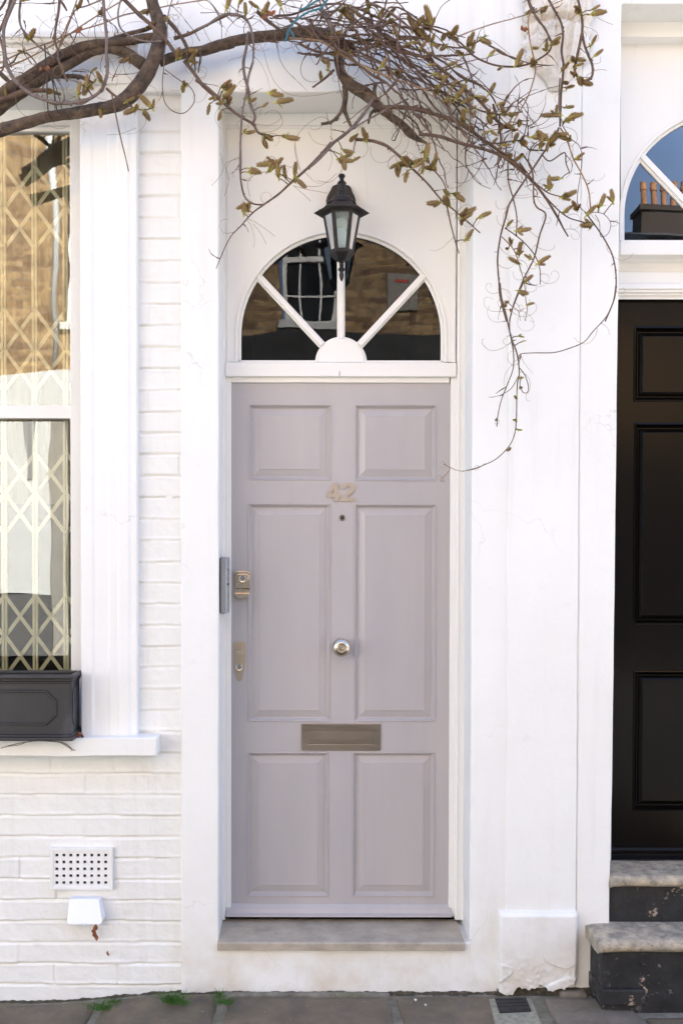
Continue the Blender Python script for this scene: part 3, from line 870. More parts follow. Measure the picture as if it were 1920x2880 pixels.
# corbel bracket: acanthus leaf in relief at the head of the pilaster
bm = BM()
yc = -.014
CX, CZ0 = 1570, 255
nx, nzz = 72, 120
ut0, ut1 = 1470, 1662
vals = {}
for j in range(nzz + 1):
    for i in range(nx + 1):
        u = ut0 + (ut1 - ut0) * i / nx; v = -40 + (256 + 40) * j / nzz
        s = (u - 1566) / 1.0
        half = 92 * (1 - smooth(120, 262, v) ** 1.5 * .80) if v > 70 else 96
        if v > 205: half = min(half, 62 * math.sqrt(max(0, 1 - ((v - 205) / 51) ** 2)))
        half *= 1 + .05 * math.sin(v * .16)
        e = 1 - abs(s) / max(half, 1e-3)
        if e <= 0 or half < 2: h = 0
        else:
            dome = math.sqrt(max(0, min(1, e * 1.5)))
            folds = .35 * math.sin(s * .20 + (v - 120) * .012 * (1 if s > 0 else -1)) + .2 * math.sin(abs(s) * .42 + v * .05)
            env = .052 * (1 - smooth(60, 256, v)) + .026
            h = env * dome * (.80 + .22 * folds * min(1, abs(s) / 14))
            h += .010 * math.exp(-(s / 7) ** 2) * dome
            h -= .022 * math.exp(-((v - 72) / 7) ** 2) * dome
            if v < 72: h += .018 * math.sqrt(max(0, 1 - ((v - 20) / 54) ** 2)) if abs(v - 20) < 54 else 0
            h += .005 * nz((u, v, 2), .05) + .004 * nz((u, v, 5), .14)
        y = yc - h
        vals[i, j] = (bm.verts.new((X(u, yc, v), y, Z(v, yc, u))), h)
for j in range(nzz):
    for i in range(nx):
        q = [vals[i, j], vals[i, j + 1], vals[i + 1, j + 1], vals[i + 1, j]]
        if max(a[1] for a in q) > 0: bm.faces.new([a[0] for a in q]).smooth = True
for v_ in [v_ for v_ in bm.verts if not v_.link_faces]: bm.verts.remove(v_)
obj('corbel', bm, M['ornament'], house)

# ------------------------------------------------------------------ the neighbouring house on the right
nb = thing('terraced_house', (X(2050), 0, 0), 'white painted house at the right edge with a black panelled door up stone steps', 'house')
bm = BM()
xn0, xn1 = X(1627), X(3000)
slab(bm, [(xn0, -.2, xn1, 3.6)], [(X(1728.5, 0, 1500), -.3, X(2374), Z(11, 0, 1800))], 0, .24)
for v_ in bm.verts:        # the jamb leans a little and flares at the foot
    if v_.co.x < X(1760) and v_.co.x > X(1700):
        v_.co.x += .012 * (v_.co.z - 1.4) / 1.4 * .6 - .005 * (1 - smooth(.25, .8, v_.co.z))
obj('wall', bm, M['stucco'], nb, bevel=.005, seg=3)
bm = BM()
box(bm, xn0, xn1, 0, .24, 3.6, TOP); box(bm, xn0, xn1, 5.6, 5.8, -.2, TOP - .5); box(bm, xn1 - .2, xn1, .26, 5.59, -.2, TOP - .5)  # unseen upper and rear walls, added to hold back the sun
obj('sun_block_shell', bm, M['stucco'], nb)
bm = BM(); xprism(bm, [(-.25, TOP), (-.25, TOP + .12), (2.9, TOP + 1.7), (6.1, TOP + .12), (6.1, TOP)], xr + .001, xn1 + .02); obj('roof', bm, M['slate'], nb)  # roof out of view, added as a sun block
bm = BM(); room(X(1700), X(2420), .275, 3.0, -.1, 3.5); obj('interior', bm, M['room'], nb)
YN, YE = .172, .215
bm = BM()
pbox(bm, 1700, 40, 1744, 842, YN + .012, .27); pbox(bm, 1695, 842.5, 1723, 2432, YN + .012, .27); pbox(bm, 2358, 40, 2400, 2432, YN + .012, .27)
pbox(bm, 1744, 20, 2358, 104, YN - .05, .27, yr=YN - .05)
pbox(bm, 1744, 104, 2358, 116, YN - .02, .27, yr=YN - .02)
pbox(bm, 1744, 677, 2358, 717, YN - .055, .27, yr=YN - .055)
nf = obj('door_frame', bm, M['joinery'], nb, bevel=.003)
bm = BM()
def pr(L): return [(y, Z(v, y, 1850)) for v, y in L]
xprism(bm, pr([(717, .26), (717, YN - .0), (726, YN - .002), (733, YN + .004), (740, YN + .016), (764, YN + .02), (766, YN + .004), (796, YN + .003), (799, YN - .010), (812, YN - .012), (815, YN - .004), (822, YN - .004), (824, YN + .006), (831, YN + .006), (833, YN + .014), (842, YN + .016), (842, .26)]), X(1705, YN), X(2390, YN))
obj('door_cornice', bm, M['joinery'], nf, bevel=.0008)
fanlight(nb, 2040, 605, 291, 677, 1744, 116, 2358, 680, YN + .004, M['glass_b'], hub=70, barw=26)
PROFB = [(0, .0005), (.8, -.003), (5, -.004), (7, .004), (12, .014), (14, .016), (16, .016), (17, .012), (27, .002), (28, .0015)]
pnb = [(1780, 918, 2018, 1130), (2082, 918, 2320, 1130), (1780, 1189, 2018, 1758), (2082, 1189, 2320, 1758), (1778, 1885, 2018, 2280), (2082, 1885, 2320, 2280)]
bdoor = leaf(nb, 1722, 843, 2368, 2426, YE, pnb, M['black_door'], PROFB)
bm = BM()
zt2, zb2 = Z(2381, YE), Z(2426, YE - .03)
xprism(bm, [(YE + .002, zt2), (YE - .006, zt2), (YE - .010, zt2 - .010), (YE - .010, zt2 - .026), (YE - .030, zt2 - .038), (YE - .034, zb2), (YE + .002, zb2)], X(1716, YE), X(2376, YE))
obj('weatherboard', bm, M['black_door'], bdoor, bevel=.001)
# steps
def step(name, x0, x1, yf, yb, zt, th, m, seed):
    bm = BM(); n = 60
    pr_ = []
    r = th / 2
    pr_ += [(yb, zt)]
    for k in range(6): pr_.append((yf + r + (yb - yf - r) * (1 - (k + 1) / 6), zt))
    for k in range(1, 9):
        a = PI / 2 + PI * k / 8
        pr_.append((yf + r + r * math.cos(a), zt - r + r * math.sin(a)))
    pr_.append((yb, zt - th))
    rows = []
    for i in range(n + 1):
        x = x0 + (x1 - x0) * i / n
        e = .006 * (math.exp(-i * .9))
        rows.append([bm.verts.new((x, y + .0025 * nz((x, seed, k), 9) + .0015 * nz((x, seed, k), 40), z - e + .0022 * nz((x, y * 2, seed), 10) + .001 * nz((x, y, seed), 50))) for k, (y, z) in enumerate(pr_)])
    for a, b in zip(rows, rows[1:]):
        for k in range(len(pr_) - 1): bm.faces.new((a[k], a[k + 1], b[k + 1], b[k])).smooth = True
    bm.faces.new(rows[0][::-1]); bm.faces.new(rows[-1])
    bmesh.ops.recalc_face_normals(bm, faces=bm.faces)
    return obj(name, bm, m, nb)
ya = -.012
zA = Z(2466, ya, 1800)
step('door_step', X(1716, ya, 2480) , X(2380), ya, .25, zA, .040, M['step'], 3)
yb_ = -.175
zB = Z(2648, yb_, 1800)
step('door_step', X(1683, yb_, 2660), X(2480), yb_, .03, zB, .042, M['step'], 8)
bm = BM(); slab(bm, [(X(1716, .01, 2530), zB - .03, X(2380), zA - .036)], [], .018, .2, step=.03, amp=.003, wob=0); obj('riser', bm, M['riser'], nb)
bm = BM(); slab(bm, [(X(1693, yb_ + .02, 2720), -.06, X(2470), zB - .038)], [], yb_ + .022, .02, step=.02, amp=.006, wob=.004)
obj('riser', bm, M['riser'], nb, bevel=.004)
bm = BM(); pbox(bm, 1690, 2784, 1815, 2830, yb_ + .005, .0); obj('riser_foot', bm, M['riser'], nb, bevel=.006)
# ------------------------------------------------------------------ ground
# stucco foot / crumbling joint
bm = BM()
skirt(X(509), X(1402), 0, -.001, 2.2)
skirt(X(-600), X(509), WY, -.004, 6.2)
skirt(X(1402), X(1690), .0, .012, 9.2)
obj('foot_joint', bm, M['soil'], house)

def gy(x, y):     # paving falls gently to the kerb
    return gz(x) + (y) * .012
bm = BM()
def flagstone(poly, th=.05, mi=0, seed=0, inset=.006, top=0.0):
    """poly [(x,y)] -> a worn flag: finely divided top with softened edges"""
    vs = [bm.verts.new((x, y, 0)) for x, y in poly]
    f = bm.faces.new(vs); f.material_index = mi
    if f.normal.z < 0: f.normal_flip()
    return f
YNEAR = -.50
def flags(xs_top, ys, mi=0):
    pass
def stone(x0, x1, y0, y1, sk0=0, sk1=0, mi=0, seed=0, res=.02, top=0, r=.010):
    """x0..x1 at y1 (wall side); sk = sideways drift of each end towards y0"""
    nx = max(2, int((x1 - x0) / res)); ny = max(2, int((y1 - y0) / res))
    rows = []
    def e(t): return t
    tx = [0, r * .35 / (x1 - x0), r / (x1 - x0)] + [r / (x1 - x0) + (1 - 2 * r / (x1 - x0)) * k / nx for k in range(1, nx)] + [1 - r / (x1 - x0), 1 - r * .35 / (x1 - x0), 1]
    ty = [0, r * .35 / (y1 - y0), r / (y1 - y0)] + [r / (y1 - y0) + (1 - 2 * r / (y1 - y0)) * k / ny for k in range(1, ny)] + [1 - r / (y1 - y0), 1 - r * .35 / (y1 - y0), 1]
    for b in ty:
        row = []
        for a in tx:
            y = y0 + (y1 - y0) * b
            xa_ = x0 + sk0 * (1 - b); xb_ = x1 + sk1 * (1 - b)
            x = xa_ + (xb_ - xa_) * a
            x += (.006 * nz((y * 3, seed, 1), 5) * (1 - abs(2 * a - 1)) * 0 + (.007 * nz((y, seed, 2), 11) + .003 * nz((y, seed, 2), 40)) * (1 if a < .2 or a > .8 else 0))
            yy_ = y + (.007 * nz((x, seed, 5), 9) + .003 * nz((x, seed, 5), 40)) * (1 if b < .2 or b > .8 else 0)
            ed = min(min(a, 1 - a) * (x1 - x0), min(b, 1 - b) * (y1 - y0))
            z = gy(x, y) + top + .0035 * nz((x, y, seed), 5) + .0018 * nz((x, y, seed), 22)
            z -= .010 * (1 - smooth(0, r, ed))
            if ed < 1e-6: z -= .03
            row.append(bm.verts.new((x, yy_, z)))
        rows.append(row)
    for a, b in zip(rows, rows[1:]):
        for i in range(len(a) - 1):
            f = bm.faces.new((a[i], a[i + 1], b[i + 1], b[i])); f.material_index = mi; f.smooth = True
xm = lambda u: X(u, 0, 2800)
G = .005
# bed of mortar/soil below the flags
nxx = 120
rows = []
for j, y in enumerate((-2.6, -1.2, -.5, -.3, -.2, -.1, .0, .06)):
    rows.append([bm.verts.new((xm(-900) + (xm(3000) - xm(-900)) * i / nxx, y, gy(xm(-900) + (xm(3000) - xm(-900)) * i / nxx, y) - .010)) for i in range(nxx + 1)])
for a, b in zip(rows, rows[1:]):
    for i in range(nxx): bm.faces.new((a[i], a[i + 1], b[i + 1], b[i])).material_index = 2
stone(xm(-340), xm(284) - G, -.75, -.010, 0, -.035, 0, 1)
stone(xm(296), xm(622) - G, -.75, -.012, -.03, -.01, 0, 2)
stone(xm(640), xm(1093) - G, -.75, -.045, .01, .03, 0, 3)
stone(xm(622), xm(1098), -.038, -.004, 0, 0, 2, 12, top=.003)        # mortar fillet against the wall
stone(xm(1107), xm(1384) - G, -.75, -.040, .035, .02, 0, 4)
stone(xm(1515), xm(1745), -.50, -.055, -.01, .02, 1, 5)
stone(xm(1758), xm(2050), -.42, -.205, .0, .03, 0, 6)
stone(xm(1560), xm(1640), -.047, -.004, .01, 0, 1, 15, top=.012)
stone(xm(2065), xm(2600), -.60, -.205, .0, .0, 1, 7)
stone(xm(-1000), xm(-352), -.75, -.010, 0, 0, 0, 8)
k = 0
for (y0, y1) in ((-1.30, -.765), (-1.9, -1.315), (-2.45, -1.915)):
    x = xm(-1000) + .1 * k
    while x < xm(2900):
        L = .55 + .35 * random.random(); stone(x, x + L - .014, y0, y1, 0, 0, k % 2 * (random.random() < .3), 20 + k, res=.06); x += L; k += 1
pav = struct('pavement', bm, [M['flag'], M['flag_warm'], M['mortar']])
bm = BM()
box(bm, -14, 14, -2.62, -2.46, -.2, -.04); struct('kerb', bm, M['flag_warm'], bevel=.01)
bm = BM(); box(bm, -60, 60, -8.0, -2.63, -.5, -.16); struct('road', bm, M['asphalt'])
bm = BM(); box(bm, -60, 60, -60, -8.001, -.5, -.06); struct('far_pavement', bm, M['paver'])
bm = BM(); box(bm, -60, 60, -2.45, 60, -.55, -.14); struct('ground', bm, M['paver'])
# small white chips and grit lying in the joint
gr = BM()
for i in range(240):
    x = random.uniform(xm(0), xm(1800)); y = random.choice([random.uniform(-.25, -.01), random.uniform(-.05, -.01)])
    s = random.uniform(.0016, .0065) * random.random() ** .6
    o = Vector((x, y, gy(x, y) + .001))
    vs = [gr.verts.new(o + Vector((random.uniform(-1, 1) * s, random.uniform(-1, 1) * s, random.uniform(0, .9) * s))) for _ in range(5)]
    try: bmesh.ops.convex_hull(gr, input=vs)
    except Exception: pass
tag(obj('grit', gr, M['concrete']), kind='stuff')

# iron cover in its concrete surround
bm = BM()
cov = thing('drain_cover', (xm(1445), -.10, gy(xm(1445), -.1)), 'small square black iron cover set in rough concrete in the pavement', 'drain cover')
def gp(u, v, dz=0):
    """photo pixel on the paving"""
    y = -.1
    for _ in range(12):
        p = P(u, v, y); zt = gz(p.x) + .004 + dz
        d = (P(u, v, y + .001).z - p.z) / .001
        y += max(-.05, min(.05, (zt - p.z + 0) / (d if abs(d) > 1e-4 else 1e-4)))
        y = max(-.6, min(.05, y))
    return P(u, v, y)
q = [gp(1374, 2806), gp(1492, 2804), gp(1530, 2892), gp(1396, 2896)]
def quad_slab(bm, q, z0, z1, mi=0):
    a = [bm.verts.new((p.x, p.y, z1)) for p in q]; b = [bm.verts.new((p.x, p.y, z0)) for p in q]
    fs = [bm.faces.new(a), bm.faces.new(b[::-1])] + [bm.faces.new((a[i], b[i], b[(i + 1) % 4], a[(i + 1) % 4])) for i in range(4)]
    bmesh.ops.recalc_face_normals(bm, faces=fs)
g0 = gz(xm(1445))
quad_slab(bm, q, g0 - .05, g0 + .001)
obj('surround', bm, M['concrete'], cov, bevel=.004)
q = [gp(1391, 2808), gp(1478, 2806), gp(1493, 2843), gp(1404, 2848)]
bm = BM(); quad_slab(bm, q, g0 - .02, g0 + .006)
o = obj('cover_plate', bm, M['iron'], cov, bevel=.001)
bm = BM()
for i in range(4):
    for j in range(12):
        a, b = (i + .5) / 4, (j + .5) / 12
        p = (q[0] * (1 - b) + q[1] * b) * (1 - a) + (q[3] * (1 - b) + q[2] * b) * a
        box(bm, p.x - .0022, p.x + .0022, p.y - .004, p.y + .004, g0 + .0065, g0 + .0085)
obj('tread', bm, M['iron'], cov)

# ------------------------------------------------------------------ window box
wb = thing('window_box', (X(-100), -.05, Z(2078, -.06)), 'empty black moulded window box standing on the white window sill', 'planter')
yf = -.120; ybk = .035
zb_, zt_ = Z(2084, yf, 100), Z(1899, yf, 100)
xL, xR = X(-400, yf), X(203, yf, 1980)
bm = BM()
TK = .012
box(bm, xL + .006, xR - .006, yf + .008, yf + .008 + TK, zb_ + .02, zt_ - .012)
box(bm, xL + .006, xR - .006, ybk - .008 - TK, ybk - .008, zb_ + .02, zt_ - .012)
box(bm, xR - .006 - TK, xR - .006, yf + .008 + TK, ybk - .008 - TK, zb_ + .02, zt_ - .012)
box(bm, xL + .006, xL + .006 + TK, yf + .008 + TK, ybk - .008 - TK, zb_ + .02, zt_ - .012)
box(bm, xL + .006, xR - .006, yf + .006, ybk - .006, zb_ + .001, zb_ + .0199)
body = obj('box_body', bm, M['lead'], wb, bevel=.003)
bm = BM()       # rim and foot mouldings, front and ends
def band(z0, z1, out):
    slab_r = out
    box(bm, xL - slab_r, xR + slab_r, yf - slab_r, yf + .012, z0, z1)
    box(bm, xR - .012, xR + slab_r, yf + .0121, ybk, z0, z1); box(bm, xL - slab_r, xL + .012, yf + .0121, ybk, z0, z1)
    box(bm, xL + .0121, xR - .0121, ybk - .012, ybk, z0, z1)
band(zt_ - .013, zt_, .006)
band(zt_ - .022, zt_ - .0132, .001)
band(zt_ - .030, zt_ - .0222, -.003)
obj('rim', bm, M['lead'], wb, bevel=.004, seg=3)
bm = BM()
band(zb_, zb_ + .012, .004); band(zb_ + .0122, zb_ + .020, .0); band(zb_ + .0202, zb_ + .026, -.003)
obj('foot', bm, M['lead'], wb, bevel=.004, seg=3)
def octframe(bm, pts, w_, y0, y1):
    n = len(pts); cx_ = sum(p[0] for p in pts) / n; cz_ = sum(p[1] for p in pts) / n
    sh = []
    for i in range(n):
        a, b, c_ = Vector(pts[i - 1]), Vector(pts[i]), Vector(pts[(i + 1) % n])
        d1, d2 = (b - a).normalized(), (c_ - b).normalized()
        n1, n2 = Vector((-d1.y, d1.x)), Vector((-d2.y, d2.x))
        m_ = (n1 + n2); m_ /= max(.2, m_.dot(n1))
        if (Vector((cx_, cz_)) - b).dot(m_) < 0: m_ = -m_
        sh.append(b + m_ * w_)
    A = [bm.verts.new((p[0], y1, p[1])) for p in pts]; B = [bm.verts.new((p[0] * .75 + s.x * .25, y0, p[1] * .75 + s.y * .25)) for p, s in zip(pts, sh)]
    B2 = [bm.verts.new((p[0] * .25 + s.x * .75, y0, p[1] * .25 + s.y * .75)) for p, s in zip(pts, sh)]
    Cc = [bm.verts.new((s.x, y1, s.y)) for s in sh]
    for i in range(n):
        j = (i + 1) % n
        for p, q_ in ((A, B), (B, B2), (B2, Cc)): bm.faces.new((p[i], p[j], q_[j], q_[i]))
    bmesh.ops.recalc_face_normals(bm, faces=bm.faces)
yfp = yf + .008
def wz(a, b): return (X(a / 1.993, yfp, 1700 + b / 1.993), Z(1700 + b / 1.993, yfp, a / 1.993))
pts = [wz(-620, 476), wz(262, 478), wz(324, 538), wz(324, 622), wz(262, 680), wz(-620, 676), wz(-680, 622), wz(-680, 538)]
bm = BM(); octframe(bm, pts, .011, yfp - .005, yfp + .001); obj('panel_moulding', bm, M['lead'], wb)
bm = BM()
pe = [(yf + .040, zb_ + .05), (yf + .030, zb_ + .075), (yf + .030, zt_ - .07), (yf + .045, zt_ - .05), (ybk - .045, zt_ - .05), (ybk - .03, zt_ - .07), (ybk - .03, zb_ + .075), (ybk - .045, zb_ + .05)]
xprism(bm, pe, xR - .007, xR - .003); obj('end_moulding', bm, M['lead'], wb, bevel=.001)
bm = BM(); box(bm, xL + .02, xR - .02, yf + .021, ybk - .021, zb_ + .03, zt_ - .05)
obj('compost', bm, M['compost'], wb)
# dead leaves by the box, under the vent hood, in the joint
def deadleaf(name, loc, s, seed, label, group=None, n=3, hang=False):
    rnd = random.Random(seed); bm = BM()
    for k in range(n):
        a = rnd.uniform(0, 6.28); t = rnd.uniform(-.4, .9)
        d = Vector((math.cos(a), math.sin(a) * .5, t)).normalized() if not hang else Vector((rnd.uniform(-.25, .25), -.1, -1)).normalized()
        sd_ = d.cross(Vector((0, 1, .3))).normalized(); nn = d.cross(sd_)
        base = Vector(loc) + Vector((rnd.uniform(-1, 1), rnd.uniform(-.4, .4), 0)) * s * .3 + (Vector((0, 0, -s * .55 * k)) if hang else Vector((0, 0, 0)))
        prev = None
        for j in range(7):
            u = j / 6; wd = s * .28 * math.sin(PI * min(1, u * .95 + .03)) * (1 + .3 * rnd.random())
            c_ = base + d * s * u + nn * s * .25 * math.sin(u * 3 + k)
            cur = [bm.verts.new(c_ - sd_ * wd + nn * wd * .7), bm.verts.new(c_), bm.verts.new(c_ + sd_ * wd + nn * wd * .6)]
            if prev:
                bm.faces.new((prev[0], prev[1], cur[1], cur[0])); bm.faces.new((prev[1], prev[2], cur[2], cur[1]))
            prev = cur
    o = obj(name, bm, M['deadleaf'], smooth_='all')
    md = o.modifiers.new('thick', 'SOLIDIFY'); md.thickness = .0006
    return tag(o, label, 'dead leaf', group)
deadleaf('dead_leaf', (X(222, -.05, 2062), -.045, Z(2074, -.05)), .022, 3, 'curled rust brown dead leaves between the black window box and the architrave', n=5)
deadleaf('dead_leaf', (X(266, 0, 2600), -.005, Z(2597)), .024, 5, 'hanging strip of rusty dead leaf below the white vent hood', n=4, hang=True)
deadleaf('dead_leaf', (X(302, 0, 2690), .018, Z(2680)), .012, 6, 'tiny brown dead stalk caught on the white brickwork below the vent hood', n=2, hang=True)
# straggling dry stems under the box
bm = BM()
for (L, r) in (([(5, 810), (70, 790), (130, 778), (200, 768), (280, 770), (340, 778), (400, 812)], .0011), ([(30, 800), (110, 790), (160, 772), (240, 765), (330, 768)], .0009), ([(340, 772), (380, 790), (410, 818), (425, 820)], .0012), ([(405, 810), (400, 825)], .0008)):
    pts = [(X(a / 1.993, -.066, 1700 + b / 1.993), -.066, Z(1700 + b / 1.993, -.066), r) for a, b in L]
    tube(bm, catmull(pts, .01), 5)
tag(obj('dry_stem', bm, M['twigbark']), 'dry trailing rootlets on the front of the window sill under the black box', 'dry stems')

# ------------------------------------------------------------------ air brick and vent hood
yv = .014
vent = thing('air_brick', (X(228, yv, 2445), WY, Z(2498, yv, 228)), 'white painted air brick pierced with rows of square holes', 'air vent')
bm = BM()
holes = []
def vp(a, b): return (a / 1.993, 1700 + b / 1.993)
R0 = prect(*vp(290, 1374), *vp(624, 1594), yv)
for i in range(8):
    for j in range(5):
        cx_, cy_ = vp(320 + i * 39, 1406 + j * 38.4)
        x, z = X(cx_, yv, cy_), Z(cy_, yv, cx_)
        holes.append((x - .0052, z - .0052, x + .0052, z + .0052))
slab(bm, [R0], holes, yv, WY + .02, step=.05, amp=.0005, wob=0)
obj('vent_plate', bm, M['brick_paint'], vent, bevel=.0006)
bm = BM(); slab(bm, [prect(*vp(284, 1366), *vp(632, 1600), yv)], [prect(*vp(302, 1386), *vp(612, 1582), yv)], yv - .004, WY + .01, step=.04, amp=.0008, wob=.0008)
obj('vent_border', bm, M['brick_paint'], vent, bevel=.002)
bm = BM(); box(bm, R0[0] + .004, R0[2] - .004, yv + .0075, yv + .0085, R0[1] + .004, R0[3] - .004); obj('vent_shade_sheet', bm, M['blackfill'], vent)  # black sheet in place of the shade deep in the holes
yh = -.035
hood = thing('vent_hood', (X(236, 0, 2560), WY, Z(2600, 0, 236)), 'small white tapered metal hood over an outlet below the air brick', 'vent hood')
bm = BM()
def vq(a, b, y): u, v = vp(a, b); return Vector((X(u, y, v), y, Z(v, y, u)))
fr_ = [vq(388, 1652, -.010), vq(556, 1652, -.010), vq(573, 1782, yh), vq(566, 1793, yh), vq(382, 1793, yh), vq(375, 1782, yh)]
bk_ = [Vector((p.x, WY + .004, p.z)) for p in fr_]
a = [bm.verts.new(p) for p in fr_]; b = [bm.verts.new(p) for p in bk_]
bm.faces.new(a); bm.faces.new(b[::-1])
for i in range(6):
    if i == 3: continue
    bm.faces.new((a[i], b[i], b[(i + 1) % 6], a[(i + 1) % 6]))
bmesh.ops.recalc_face_normals(bm, faces=bm.faces)
obj('hood_cover', bm, M['whiteplastic'], hood, bevel=.004, seg=3)
bm = BM(); p = vq(472, 1790, yh); tube(bm, [(p.x, p.y - .002, p.z + .006, .002), (p.x, p.y - .003, p.z - .003, .0022), (p.x + .006, p.y - .001, p.z - .010, .0012)], 8); obj('hood_latch', bm, M['whiteplastic'], hood)
bm = BM(); q1 = vq(385, 1770, 0); q2 = vq(565, 1770, 0); box(bm, q1.x, q2.x, -.02, WY + .002, q1.z - .004, q1.z + .02); obj('outlet', bm, M['soil'], hood, bevel=.004)

# ------------------------------------------------------------------ entry keypad on the left reveal
kp = thing('entry_keypad', (X(617, .06), .09, Z(1727, .06)), 'slim grey entry keypad seen edge-on on the left side of the doorway', 'keypad')
ykf, ykb = .030, .150
x0 = X(620.5, ykf, 1640); z0, z1 = Z(1727, ykf, 620), Z(1566.5, ykf, 620)
x1 = X(638.5, ykf, 1640)
bm = BM(); box(bm, x0, x0 + (x1 - x0) * .74, ykf, ykb, z0, z1)
obj('keypad_case', bm, M['greyplastic'], kp, bevel=.003, seg=3)
bm = BM(); box(bm, x0 + (x1 - x0) * .742, x1, ykf + .001, ykb - .001, z0 + .001, z1 - .001); obj('keypad_face', bm, M['greyplastic2'], kp, bevel=.002, seg=3)
bm = BM(); box(bm, X(617.5, ykf, 1640) - .004, x0 - .0002, ykf + .006, ykb - .004, z0 + .004, z1 - .004); obj('back_box', bm, M['blackfill'], kp)
for k in range(5):
    for c_ in range(2):
        bm = BM(); z = Z(1540 + (350 + 58 * k) / 5.6, ykf + .03); lathe(bm, [(.0045, 0), (.0045, .0015), (.003, .0028), (.0005, .003)], (x1, ykf + .025 + .03 * c_, z), 'X', 14)
        obj('button', bm, M['greyplastic'] if k < 4 else M['darkmetal'], kp, smooth_=60)
bm = BM(); lathe(bm, [(.006, 0), (.006, .002), (.001, .003)], (x1, ykf + .03, Z(1676, ykf + .03)), 'X', 14); obj('button', bm, M['bronze'], kp, smooth_=60)
# small hook on the transom
bm = BM(); y = YJ - .006; tube(bm, [(X(954, y), y, Z(1043, y), .0008), (X(953, y), y - .001, Z(1050, y), .0010), (X(953, y), y, Z(1058, y), .0008)], 6)
tag(obj('nail', bm, M['tie']), 'tiny dark nail in the white rail above the mauve door', 'nail')

# ------------------------------------------------------------------ lantern
LC = .012        # depth of the lantern's axis
lx = X(960.5, LC, 620)
def lv(b): return Z(460 + b / 6.533, LC, 960)
def lr(px): return K(px / 6.533, LC)
lan = thing('wall_lantern', (lx, YJ + .01, Z(560, .17)), 'black six-sided coach lantern hanging in front of the fanlight of the mauve door', 'lantern')
YB = YJ + .014
bm = BM()
def bp(a, b): u, v = 860 + a / 6.533, 460 + b / 6.533; return (X(u, YB - .02, v), Z(v, YB - .02, u))
outl = [(640, 345), (560, 380), (490, 405), (460, 470), (420, 545), (385, 610), (372, 680), (375, 740), (420, 800), (640, 830), (870, 800), (912, 740), (916, 670), (895, 600), (855, 520), (830, 440), (800, 400), (740, 385)]
prism(bm, [bp(*p) for p in outl], YB - .022, YB - .0005)
o = obj('back_plate', bm, M['lantern'], lan, bevel=.005, seg=3)
bm = BM()
armz = lv(640)
pts = [(X(960, YB), YB - .02, Z(460 + 700 / 6.533, YB) , .010), (lx, YB - .05, lv(640) + .0, .010), (lx, YB - .10, lv(470), .011), (lx, LC + .035, lv(400), .011), (lx, LC + .01, lv(400), .010)]
tube(bm, catmull(pts, .01), 12); obj('arm', bm, M['lantern'], lan)
bm = BM()
lathe(bm, [(.0005, lv(190)), (lr(38), lv(194)), (lr(60), lv(215)), (lr(62), lv(238)), (lr(48), lv(262)), (lr(36), lv(280)), (lr(38), lv(305)), (lr(52), lv(325)), (lr(80), lv(350)), (lr(84), lv(368)), (lr(70), lv(382)),
           (lr(66), lv(400)), (lr(68), lv(500)), (lr(80), lv(508)), (lr(80), lv(522)), (lr(72), lv(530)), (lr(74), lv(585)), (lr(80), lv(596))], (lx, LC, 0), 'Z', 28)
obj('top_finial', bm, M['lantern'], lan, smooth_=35)
bm = BM()
lathe(bm, [(lr(76), lv(590)), (lr(110), lv(604)), (lr(160), lv(625)), (lr(205), lv(665)), (lr(228), lv(710)), (lr(236), lv(732)), (lr(236), lv(745)), (lr(270), lv(752))], (lx, LC, 0), 'Z', 40)
R6 = lambda r, z, a0=PI / 6 * 0: [bm.verts.new((lx + r * math.cos(a0 + PI / 3 * i), LC + r * math.sin(a0 + PI / 3 * i), z)) for i in range(6)]
rr = [R6(lr(270), lv(750)), R6(lr(300), lv(772)), R6(lr(360), lv(855)), R6(lr(505), lv(905)), R6(lr(505), lv(916)), R6(lr(340), lv(920))]
for a, b in zip(rr, rr[1:]):
    for i in range(6): bm.faces.new((a[i], b[i], b[(i + 1) % 6], a[(i + 1) % 6]))
bm.faces.new(rr[-1])
bm.faces.new(rr[0])
bmesh.ops.recalc_face_normals(bm, faces=bm.faces)
obj('lantern_roof', bm, M['lantern_roof'], lan, smooth_=30)
for i in range(6):
    bm = BM()
    a = PI / 3 * i; lathe(bm, [(.001, .007), (.004, .005), (.0045, .001), (.003, -.003)], (lx + lr(400) * math.cos(a), LC + lr(400) * math.sin(a), lv(878)), 'Z', 10)
    obj('roof_stud', bm, M['lantern'], lan, smooth_=60)
